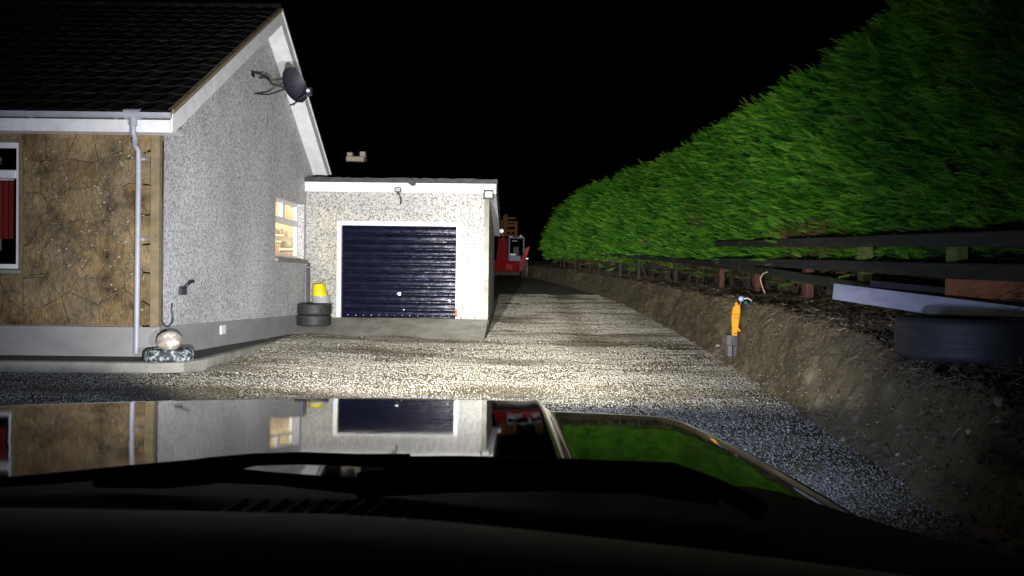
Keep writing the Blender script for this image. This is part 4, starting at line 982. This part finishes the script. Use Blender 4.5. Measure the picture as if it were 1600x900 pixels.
# gravel
n_ = 215000; y = 4.2 * (31 / 4.2) ** (RNG.random(n_) ** .9); xl = np.where(y < 9.25, -9.0, np.where(y < 16.0, -4.0 - .06 * (y - 9.25), GXR + .02)); xr_ = bx(y) + .05
X = xl + (xr_ - xl) * RNG.random(n_); kp = (fbm2(X * .6, y * 1.6, 4, 40) > -.34 + RNG.normal(0, .18, n_)) & (X > -y * .72); X, y = X[kp], y[kp]; n_ = len(X)
Z = Gn(X, y); sz = RNG.uniform(.005, .0125, n_) * (1 + (RNG.random(n_) < .02) * .9) * np.clip(.8 + y / 40, .8, 1.4)
shape = OCT[None] * RNG.uniform(.6, 1.35, (n_, 6, 3)) * np.array([1, 1, .75]); a = RNG.random(n_) * 6.28; ca, sa = np.cos(a)[:, None], np.sin(a)[:, None]
tl = RNG.normal(0, .5, n_)[:, None]
sx, sy, sz_ = shape[..., 0], shape[..., 1], shape[..., 2]
sx, sz_ = sx * np.cos(tl) - sz_ * np.sin(tl), sx * np.sin(tl) + sz_ * np.cos(tl)
V = np.stack([sx * ca - sy * sa, sx * sa + sy * ca, sz_], -1) * sz[:, None, None] + np.stack([X, y, Z + sz * .25], 1)[:, None, :]
mud = np.clip(.02 - fbm2(X * .45, y * 1.0, 4, 41), 0, 1) * .8 + .14 * fbm2(X * 1.5, y * 5.5, 3, 42) + .22 * np.exp(-((X - 1.05 - .03 * y) / .35) ** 2) * np.clip((y - 11) / 4, 0, 1)
o = link('gravel', np_mesh('gravel', V.reshape(-1, 3), (OF[None] + np.arange(n_)[:, None, None] * 6).reshape(-1, 3), M_gravel, np.repeat(np.clip(.26 + .56 * RNG.beta(3, 3, n_) - mud * 1.15, 0, 1), 6))); o['kind'] = 'stuff'
# separate stones at the foot of the bank and in its face
def rock(name, x, y, z, r, label):
    pts = []
    ph_ = random.uniform(0, 6)
    for i in range(6):
        a = math.pi * i / 5; pts.append([(r * math.sin(a) * math.cos(b) * (1 + .2 * math.sin(2 * b + ph_)), r * .9 * math.sin(a) * math.sin(b) * (1 + .15 * math.cos(3 * b + ph_)), r * .75 * math.cos(a)) for b in np.linspace(0, 2 * math.pi, 9)])
    o = link(name, MB().grid(pts).mesh(name, M_stone, 50), None, (x, y, z)); o.rotation_euler = (0, 0, random.uniform(0, 6)); return tag(o, label, 'stone')
def onground(px, py):
    d = ray(px, py); t_ = 5.0
    for _ in range(40): t_ = (float(Gn(d.x * t_, d.y * t_)) - CAM_Z) / d.z
    return d.x * t_, d.y * t_
def onbank(px, py, zf=.5):
    d = ray(px, py); best = None
    for y in np.arange(3, 40, .02):
        X, Z = bank_pt(np.arange(1, 9, .1), np.full(80, y)); px_x = d.x * y / d.y; pz_ = CAM_Z + d.z * y / d.y
        k = np.argmin(np.abs(Z - pz_)); 
        if abs(Z[k] - pz_) < .05 and X[k] < px_x + .0: return px_x, y, pz_
    return None
for (px, py, r_, lb) in ((1316, 679, .040, 'paler of two stones lying together at the foot of the bank'), (1320, 691, .042, 'pinker of two stones lying together at the foot of the bank')):
    x, y = onground(px, py); rock('stone', x, y, float(Gn(x, y)) + r_ * .45, r_, lb)
for (px, py, r_, lb) in ((1566, 628, .045, 'pale stone set high in the dark end of the bank'), (1565, 660, .03, 'small brown stone below the pale one in the bank'), (1516, 675, .025, 'small grey stone in the dark bank face'), (1122, 541, .05, 'flat pale stone in the bank beside the grey blocks')):
    q = onbank(px, py)
    if q: rock('stone', *q, r_, lb)
x, y = onground(872, 425) if False else (2.3, 31.0)
q = onbank(884, 418)
if q: rock('stone', *q, .16, 'pale stone on the far end of the bank')

# yellow tool leaning on the bank, grey blocks below, round bluish head above
q = onbank(1143, 548); print('tool', q)
tx, ty = q[0] - .06, q[1] - .12
pt0 = PY(1153, 474, ty); pt1 = PY(1148, 524, ty)
tool = thing('yellow_tool', (pt1.x, ty, pt1.z), 'slim yellow handheld tool case leaning upright against the earth bank', 'tool')
ax = [PY(1153, 476, ty), PY(1151, 481, ty), PY(1150, 490, ty), PY(1149, 502, ty), PY(1148.5, 512, ty), PY(1148, 519, ty), PY(1148, 524, ty)]
sc = ty / F_PX
wid = [3.0, 5.8, 6.6, 5.9, 4.8, 4.4, 4.2]
rows_ = []
for p, wv in zip(ax, wid):
    h_ = wv * sc; rows_.append([(p.x + h_ * cx_, p.y + h_ * .8 * cy_, p.z) for (cx_, cy_) in ((-1, -.5), (-.6, -1), (.6, -1), (1, -.5), (1, .6), (-1, .6), (-1, -.5))])
m_ = MB().grid(rows_); m_.add(rows_[0][:6], [tuple(range(6))]); m_.add(rows_[-1][:6], [tuple(range(6))[::-1]])
M_toolY = nmat('amber_yellow_plastic', [(0.3, (.62, .27, .008)), (.7, (.78, .36, .015))], 6, .45)
obj('body', m_, M_toolY, tool, 40)
def band(py, hpx, mt, name):
    p = PY(1149.5, py, ty); h_ = np.interp(py, [476, 481, 490, 502, 512, 519, 524], wid) * sc * 1.03
    obj(name, MB().cbox(p.x - h_, p.x + h_, p.y - h_ * .83, p.y + h_ * .5, p.z - hpx * sc / 2, p.z + hpx * sc / 2, .003), mt, tool)
band(491, .9, M_rust, 'seam'); band(520.5, 1.6, M_black, 'end_band')
obj('knuckle', MB().cbox(ax[0].x - .045, ax[0].x - .01, ty - .03, ty + .03, ax[0].z - .02, ax[0].z + .035, .008), M_toolY, tool, 40)
obj('trigger', MB().tube([tuple(ax[-3] + Vector((.03, -.02, 0))), tuple(ax[-3] + Vector((.07, -.02, -.05)))], .016, 8), M_toolY, tool, 40)
fc = bpy.data.curves.new('lettering', 'FONT'); fc.body = 'DA'; fc.size = .052; fc.align_x = 'CENTER'; fc.align_y = 'CENTER'; fc.extrude = .0012
tmp = bpy.data.objects.new('tmp_text', fc); COL.objects.link(tmp); bpy.context.view_layer.update()
me_t = bpy.data.meshes.new_from_object(tmp.evaluated_get(bpy.context.evaluated_depsgraph_get())); bpy.data.objects.remove(tmp)
me_t.materials.clear(); me_t.materials.append(M_rust)
pL = PY(1149.5, 496.5, ty); lt = link('lettering', me_t, tool, (pL.x, ty - 6.1 * .8 * sc - .002, pL.z)); lt.rotation_euler = (R(90), 0, 0)
ph1 = PY(1158, 467, ty + .02)
headt = thing('bluish_fitting', (ph1.x, ty + .05, ph1.z), 'small round bluish head on a stem above the yellow tool', 'fitting')
obj('head', MB().lathe([(.001, -.045), (.025, -.04), (.042, -.02), (.044, .0), (.03, .03), (.001, .045)], 18, tuple(ph1), 'y'), nmat('bluish_plastic', [(.42, .47, .62)], 5, .3), headt, True)
obj('stem', MB().tube([(ph1.x, ph1.y, ph1.z - .04), (ph1.x - .005, ph1.y + .02, ph1.z - .10), (ph1.x - .02, ph1.y + .05, ph1.z - .20)], .015, 8), M_brownw, headt, True)
obj('clip', MB().cbox(ph1.x + .055, ph1.x + .10, ph1.y - .01, ph1.y + .03, ph1.z - .08, ph1.z - .035, .01), nmat('green_plastic', [(.02, .16, .08)], 5, .4), headt)
obj('lead', MB().tube([(ph1.x + .04, ph1.y, ph1.z), (ph1.x + .10, ph1.y + .01, ph1.z + .012), (ph1.x + .16, ph1.y + .03, ph1.z - .015), (ph1.x + .2, ph1.y + .1, ph1.z - .06)], .011, 8), M_pale, headt, True)
for k, (px, py, lb) in enumerate(((1140, 532, 'paler of two upright grey wooden pegs under the yellow tool'), (1148.5, 533, 'darker of two upright grey wooden pegs under the yellow tool'))):
    p = PY(px, py, ty - .03)
    M_grey = M_drum if k == 0 else M_plinth
    lo_ = PY(px + 1, 551, ty - .08)
    tag(obj('wooden_peg', MB().cbox(p.x - .043, p.x + .040, p.y - .02, p.y + .14, p.z - .07, p.z + .085, .006).cbox(lo_.x - .035, lo_.x + .03, p.y - .05, p.y + .12, float(lo_.z) - .06, p.z - .072, .006), nmat('weathered_grey_timber' + str(k), [(0.3, (.06, .056, .056)), (.7, (.15, .14, .135))] if k == 0 else [(0.3, (.03, .028, .028)), (.7, (.085, .08, .078))], (20, 20, 4), .8)), lb, 'peg')
# hoop of pale pipe
yq, _zq = fz(1195, 440); yq -= .4
h1 = [PY(px, py, yq) for (px, py) in ((1199, 470), (1195, 458), (1190, 445), (1188, 435), (1192, 428), (1198, 425), (1204, 427), (1207, 432))]
tag(obj('pipe_hoop', MB().tube([tuple(p) for p in h1], .013, 8), M_copper, None, True), 'pale bent copper pipe sticking out of the bank top', 'pipe')
# boards and big tyre
def board(pa, pb, ya_, yb_, h, mt, name, label, cat, lean=.10):
    a = PY(*pa, ya_); b = PY(*pb, yb_)                        # top edge ends
    d_ = (b - a).normalized(); n_ = Vector((d_.y, -d_.x, 0)).normalized()
    dn_ = Vector((0, 0, -1)) - n_ * (-lean)
    o = obj(name, MB().prism([tuple(a), tuple(b), tuple(b + dn_ * h), tuple(a + dn_ * h)], tuple(n_ * -.03)), mt); tag(o, label, cat); return o
board((1303, 443), (1680, 490), 8.35, 5.75, .17, M_board, 'long_board', 'long pale blue-grey board on edge behind the big tyre', 'board')
board((1360, 438), (1490, 451), 7.95, 7.2, .12, M_black, 'black_sheet', 'black sheet edge between the fence and the pale board', 'sheet')
board((1478, 436), (1720, 442), 7.15, 6.0, .27, M_rust, 'rusty_sheet', 'rust-brown sheet standing behind the pale board', 'sheet')
Rt = .56; Wt = .33
tyc = 6.05
pT = PY(1408, 515, tyc); txc = pT.x + Rt + .01
zT = PY(1500, 499, tyc - .42).z - Wt / 2
pr_ = tyre_prof(Rt, Wt, .31, .0015)
big = MB().lathe(pr_, 64, closed=True).mesh('big_tyre', M_tyre, 35)
bt = thing('lorry_tyre', (txc, tyc, zT), 'big worn lorry tyre lying flat on top of the bank', 'tyre')
local('casing', big, None, bt)

# ------------------------------------------------------------------ outbuilding with chimney beyond the garage
ob = thing('outbuilding', (-5.6, 26, .5), 'unlit outbuilding behind the garage with cream chimney pots', 'building')
OY = 25.4
obj('wall', MB().box(-8.5, -3.0, OY - 1.6, OY + 1.6, -.1, 3.2), M_brick, ob)
obj('roof', MB().prism([(-8.7, OY - 1.9, 3.2), (-8.7, OY, 4.3), (-8.7, OY + 1.9, 3.2), (-8.7, OY + 1.9, 3.1), (-8.7, OY, 4.2), (-8.7, OY - 1.9, 3.1)], (5.9, 0, 0)), M_felt, ob)
pc0 = PY(557, 262, OY); cs = .75
stk = obj('chimney', MB().cbox(pc0.x - .24, pc0.x + .24, OY - .25, OY + .25, 3.6, pc0.z + .05, .02), M_brick, ob)
obj('chimney_cap', MB().cbox(pc0.x - .29, pc0.x + .29, OY - .3, OY + .3, pc0.z + .053, pc0.z + .33, .02), M_cream, stk)
for (dx, hh) in ((-.21, .16), (.21, .19)):
    obj('chimney_pot', MB().cbox(pc0.x + dx - .09, pc0.x + dx + .09, OY - .12, OY + .12, pc0.z + .333, pc0.z + .332 + hh, .02), M_cream, stk)

# ------------------------------------------------------------------ telehandler up the lane
TY = 46.0
def tp(px, py, y=TY): return PY(px, py, y)
gzt = float(G(0, TY))
tel = thing('telehandler', (-.2, TY + 1, gzt), 'red telehandler with raised tan fork carriage parked up the lane', 'telehandler')
off = tp(815, 432).z - gzt; print('tel off', off)
def tb(name, px0, px1, py0, py1, y0, y1, mt, parent=tel, c=.03):
    a = tp(px0, py1); b = tp(px1, py0); return obj(name, MB().cbox(a.x, b.x, y0, y1, a.z, b.z, c), mt, parent)
tb('chassis', 771, 812, 408, 424, TY - .3, TY + 4.2, M_red)
tb('front_panel', 790, 801, 413, 422, TY - .36, TY - .305, M_pinkred)
tb('axle', 772, 812, 424, 430, TY + .1, TY + .6, M_mudrub)
obj('boom', MB().prism([tuple(tp(779, 372, TY - .1)), tuple(tp(793, 372, TY - .1)), tuple(tp(794, 410, TY - .1)), tuple(tp(775, 410, TY - .1))], (0, .5, -.1)).prism([(tp(780, 372).x, TY + .4, tp(805, 372).z), (tp(792, 372).x, TY + .4, tp(805, 372).z), (tp(792, 395).x, TY + 4.5, tp(805, 400).z), (tp(780, 395).x, TY + 4.5, tp(805, 400).z)], (0, 0, -.35)), M_red, tel)
cab = obj('cab', MB().cbox(tp(794.5, 392).x, tp(797, 392).x, TY - .1, TY + .0, tp(805, 408).z, tp(805, 371).z, .02).cbox(tp(817, 392).x, tp(819.5, 392).x, TY - .1, TY + .0, tp(805, 405).z, tp(805, 371).z, .02)
          .cbox(tp(794.5, 392).x, tp(819.5, 392).x, TY - .12, TY + 1.5, tp(805, 373).z, tp(805, 370).z, .02).cbox(tp(796, 392).x, tp(814, 392).x, TY - .08, TY + 1.4, tp(805, 409).z, tp(805, 399).z, .03)
          .cbox(tp(795, 392).x, tp(797, 392).x, TY + 1.3, TY + 1.4, tp(805, 408).z, tp(805, 371).z, .02).cbox(tp(817, 392).x, tp(819, 392).x, TY + 1.3, TY + 1.4, tp(805, 408).z, tp(805, 371).z, .02), M_cabblue, tel)
obj('cab_glass', MB().box(tp(797, 392).x, tp(817, 392).x, TY - .06, TY - .05, tp(805, 399).z, tp(805, 373).z), M_glass, cab)
obj('seat', MB().cbox(tp(801, 392).x, tp(812, 392).x, TY + .8, TY + 1.0, tp(805, 405).z, tp(805, 384).z, .05), M_black, cab)
tb('plate', 797, 806, 396.5, 399, TY - .10, TY - .085, M_pale, cab, .005); tb('sun_strip', 800, 808, 376, 377.4, TY - .075, TY - .062, M_drum, cab, .004)
tb('work_light', 796, 801, 368, 370.5, TY - .16, TY - .06, M_pale, cab, .01); tb('work_light', 812, 816, 368, 370.5, TY - .16, TY - .06, M_pale, cab, .01)
obj('beacon', MB().lathe([(.001, .16), (.045, .14), (.055, 0)], 12, (tp(813, 392).x, TY + .3, tp(805, 370).z)), M_orange, cab, True)
obj('mudguard', MB().prism([tuple(tp(821, 388, TY - .3)), tuple(tp(828, 385, TY - .3)), tuple(tp(826, 391, TY - .3)), tuple(tp(816, 423, TY - .3)), tuple(tp(809.5, 424, TY - .3)), tuple(tp(810, 414, TY - .3))], (0, .5, 0)), M_pinkred, tel)
tb('side_lamp', 821, 825.5, 403, 405.5, TY - .2, TY - .1, M_pale, tel, .01)
ME_tw = MB().lathe(tyre_prof(.55, .42, .28), 30, axis='x', closed=True).mesh('tyre', M_mudrub, 35)
ME_th = MB().lathe([(.001, .1), (.1, .1), (.27, .02), (.30, .12), (.30, -.12), (.001, -.1)], 20, axis='x').mesh('hub', M_red, 35)
for (x, y) in ((tp(820, 392).x, TY + .35), (tp(773, 392).x - .1, TY + .35), (tp(820, 392).x, TY + 3.4), (tp(773, 392).x - .1, TY + 3.4)):
    wv = link('wheel', ME_tw, tel, (x, y, gzt + .55)); hh = bpy.data.objects.new('hub', ME_th); COL.objects.link(hh); hh.parent = wv
# fork carriage
car_y = TY - .8
def tc(name, px0, px1, py0, py1, dy=0.0):
    a = tp(px0, py1, car_y); b = tp(px1, py0, car_y); return obj(name, MB().cbox(a.x, b.x, car_y + dy, car_y + dy + .10, a.z, b.z, .01), M_tan, cg)
cg = obj('fork_carriage', MB().cbox(tp(783, 355, car_y).x, tp(809, 355, car_y).x, car_y, car_y + .1, tp(796, 369, car_y).z, tp(796, 366, car_y).z, .01), M_tan, tel)
for (a, b, c_, d_) in ((783, 787.5, 343, 366), (786, 793, 335, 366), (804, 809, 346, 366), (797, 799, 358, 366)): tc('upright', a, b, c_, d_)
for (a, b, c_, d_) in ((785, 809, 349.5, 354.5), (785, 809, 358, 362.5), (792, 806, 339, 342), (783, 809, 345, 348)): tc('crossbar', a, b, c_, d_, .11)
tc('fork', 785, 788, 368, 376, -.02); tc('fork', 804, 807, 366, 372, -.02)

# ------------------------------------------------------------------ the car we sit in
car = thing('car', (CAR_X, .6, 0), 'dark glossy car bonnet with wipers and dashboard facing the garage', 'car')
M_paint = nmat('black_car_paint', [(.3, (.006, .006, .007)), (.7, (.008, .008, .009))], 3, .04, .06, 5, .006, spec=.45, rvar=.02)
M_trim = nmat('black_trim', [(.3, (.006, .006, .006)), (.7, (.012, .012, .012))], 30, .7, spec=.2)
M_dash = nmat('soft_grey_dash', [(.3, (.42, .405, .39)), (.7, (.47, .455, .44))], 60, .75, .2, 200, .001)
HW = 1.0
def hoodz(u, d):                                           # u: offset from the car's centre line, d: distance ahead of the camera
    z = .956 + .0445 * (2.5 - d) + .0489 * ((1.07) ** 2 - (d - 1.43) ** 2) / 2
    a = abs(u)
    e = max(0, min(1, (a - .53) / .05)); e = e * e * (3 - 2 * e)
    z -= (.030 if u > 0 else 0) * e
    if u > 0: z += .005 * math.exp(-((a - .535) / .022) ** 2)
    e2 = max(0, (a - .86) / .14); z -= .030 * e2 ** 2.6
    return z
def front(u): return 2.52 - .30 * abs(u) ** 2.4 if u > 0 else 2.52 - .52 * abs(u) ** 1.3
us = sorted(set([round(v, 4) for v in np.linspace(-HW, HW, 61)] + [round(.5 + .008 * i, 4) for i in range(14)]))
rows_ = []
for i in range(41):
    f_ = i / 40; row = []
    for u in us:
        d0 = 1.13 - .10 * (abs(u) / HW) ** 2; d1 = front(u); d = d0 + (d1 - d0) * f_; row.append((CAR_X + u, d, hoodz(u, d)))
    rows_.append(row)
for (s_, dz) in ((.02, .006), (.045, .02), (.07, .045), (.09, .085), (.10, .14)):
    rows_.append([(CAR_X + u, front(u) + s_, hoodz(u, front(u)) - dz) for u in us])
obj('bonnet', MB().grid(rows_), M_paint, car, True)
# wings, nose, bumper
for sg in (-1, 1):
    pts = []
    for d in np.linspace(.75, 2.3, 24):
        arch = .62 if abs(d - 1.72) > .46 else .36 + math.sqrt(max(0, .46 ** 2 - (d - 1.72) ** 2)) * .98
        zt_w = hoodz(sg * HW, min(max(d, 1.04), 2.2))
        pts.append([(CAR_X + sg * (HW + .004), d, zt_w), (CAR_X + sg * (HW + .035), d, zt_w - .03), (CAR_X + sg * (HW + .05), d, max(zt_w - .2, arch + .02)), (CAR_X + sg * (HW + .05), d, arch if abs(d - 1.72) <= .46 else .35)])
    obj('wing', MB().grid(pts if sg > 0 else [r_[::-1] for r_ in pts]), M_paint, car, True)
nose = []
for u in np.linspace(-1, 1, 31):
    yF = front(u * HW) + .12; xx = CAR_X + u * (HW + .03)
    nose.append([(xx, yF - .02, .80), (xx, yF + .04, .70), (xx, yF + .08, .55), (xx, yF + .06, .38), (xx, yF - .05, .28)])
obj('bumper', MB().grid(nose), M_paint, car, True)
obj('grille', MB().cbox(CAR_X - .5, CAR_X + .5, 2.56, 2.64, .72, .80, .02), M_trim, car)
for sg, lamp in zip((-1, 1), LAMPS):
    hl = obj('headlight', MB().cbox(CAR_X + sg * .74 - .15, CAR_X + sg * .74 + .15, 2.50, 2.70, .73, .86, .03), M_refl, car)
    obj('lens', MB().cbox(CAR_X + sg * .74 - .155, CAR_X + sg * .74 + .155, 2.705, 2.72, .725, .865, .006), M_bulbglass, hl)
    lamp.parent = car; lamp.matrix_parent_inverse = Matrix.Translation(-Vector(car.location))
ME_ct = MB().lathe(tyre_prof(.37, .24, .23), 40, axis='x', closed=True).mesh('road_tyre', M_tyre, 35)
for sg in (-1, 1):
    wv = link('wheel', ME_ct, car, (CAR_X + sg * .88, 1.72, .37)); rmo = bpy.data.objects.new('rim', ME_rim); COL.objects.link(rmo); rmo.parent = wv; rmo.rotation_euler = (0, R(90) * sg, 0)
# scuttle, wipers
pts = []
def fwd(u): return .20 * max(0, min(1, (u - .25) / .2)) * max(0, min(1, (1.0 - u) / .15))
for k_, (d, zz) in enumerate(((1.14, -.004), (1.10, .004), (1.0, .028), (.90, .045), (.80, .05), (.72, .045))):
    row = []
    for u in np.linspace(-HW, HW, 61):
        dd = d - .10 * (abs(u) / HW) ** 2 + (fwd(u) if k_ < 2 else 0)
        zz_ = 1.045 + zz - .03 * (abs(u) / HW) ** 2
        if k_ < 2: zz_ = max(zz_ - .02, hoodz(u, dd) + (.002 if k_ == 0 else .012))
        row.append((CAR_X + u, dd, zz_))
    pts.append(row)
obj('scuttle', MB().grid(pts), M_trim, car, True)
for k in range(10):
    x = -.305 + .0215 * k
    obj('scuttle_slat', MB().prism([(x, .775, 1.098), (x + .004, .775, 1.098), (x + .022, .83, 1.104), (x + .018, .83, 1.104)], (0, 0, .006)), M_drum, car)  # pale grey stands in for light falling on the slats
def wiper(pts_px, rads, d, name='wiper'):
    return obj(name, MB().tube([tuple(PY(px, py, dd)) for (px, py, dd) in pts_px], rads, 10), M_trim, car, True)
w1 = wiper([(-60, 758, .9), (90, 747, .93), (200, 737, .95), (300, 728, .96), (330, 729, .96), (400, 718, .97), (470, 716, .97), (560, 719, .97), (640, 720, .97)], [.005, .007, .008, .008, .012, .008, .008, .008, .009], .95)
obj('arm', MB().tube([tuple(PY(px, py, .93)) for (px, py) in ((150, 752), (260, 752), (318, 740), (345, 742), (430, 748), (560, 760))], [.008, .009, .014, .010, .008, .010], 8), M_trim, w1, True)
w2 = wiper([(600, 728, .97), (720, 728, .99), (860, 731, 1.0), (960, 735, 1.0), (1050, 737, .98), (1120, 762, .93), (1190, 800, .88)], [.012, .013, .013, .013, .012, .011, .012], 1.0)
obj('arm', MB().tube([tuple(PY(px, py, .95)) for (px, py) in ((560, 758), (700, 748), (860, 745), (1000, 750), (1120, 770))], [.016, .018, .018, .018, .016], 8), M_trim, w2, True)
# windscreen, pillars, roof, dashboard
def scr(u, v):                                             # u -1..1 across, v 0..1 up
    x = CAR_X + u * (.99 - .16 * v); y = .80 - 1.00 * v - .12 * u * u * (1 - .4 * v); z = 1.085 + .70 * v
    return (x, y, z)
pts = [[scr(u, v) for u in np.linspace(-1, 1, 17)] for v in np.linspace(0, 1, 9)]
obj('windscreen', MB().grid(pts), M_carglass, car, True)
for sg in (-1, 1):
    obj('pillar', MB().tube([tuple(Vector(scr(sg, v)) + Vector((sg * .03, -.02, 0))) for v in np.linspace(0, 1, 6)], .035, 8), M_trim, car, True)
obj('roof_panel', MB().cbox(CAR_X - .72, CAR_X + .72, -1.6, -.22, 1.79, 1.83, .015), M_paint, car)
rows_ = []
for (d, zz) in ((.74, 1.085), (.70, 1.118), (.64, 1.151), (.58, 1.172), (.52, 1.188), (.46, 1.196), (.40, 1.190), (.35, 1.165), (.31, 1.11), (.29, 1.0), (.28, .7)):
    rows_.append([(CAR_X + u * .96, d - .05 * u * u, zz - .045 * max(0, u - .35) ** 1.2 * 2.0 - .015 * max(0, -u - .2)) for u in np.linspace(-1, 1, 31)])
obj('dashboard', MB().grid(rows_), M_dash, car, True)
print('objects', len(bpy.data.objects), 'tris approx', sum(len(m.polygons) for m in bpy.data.meshes))
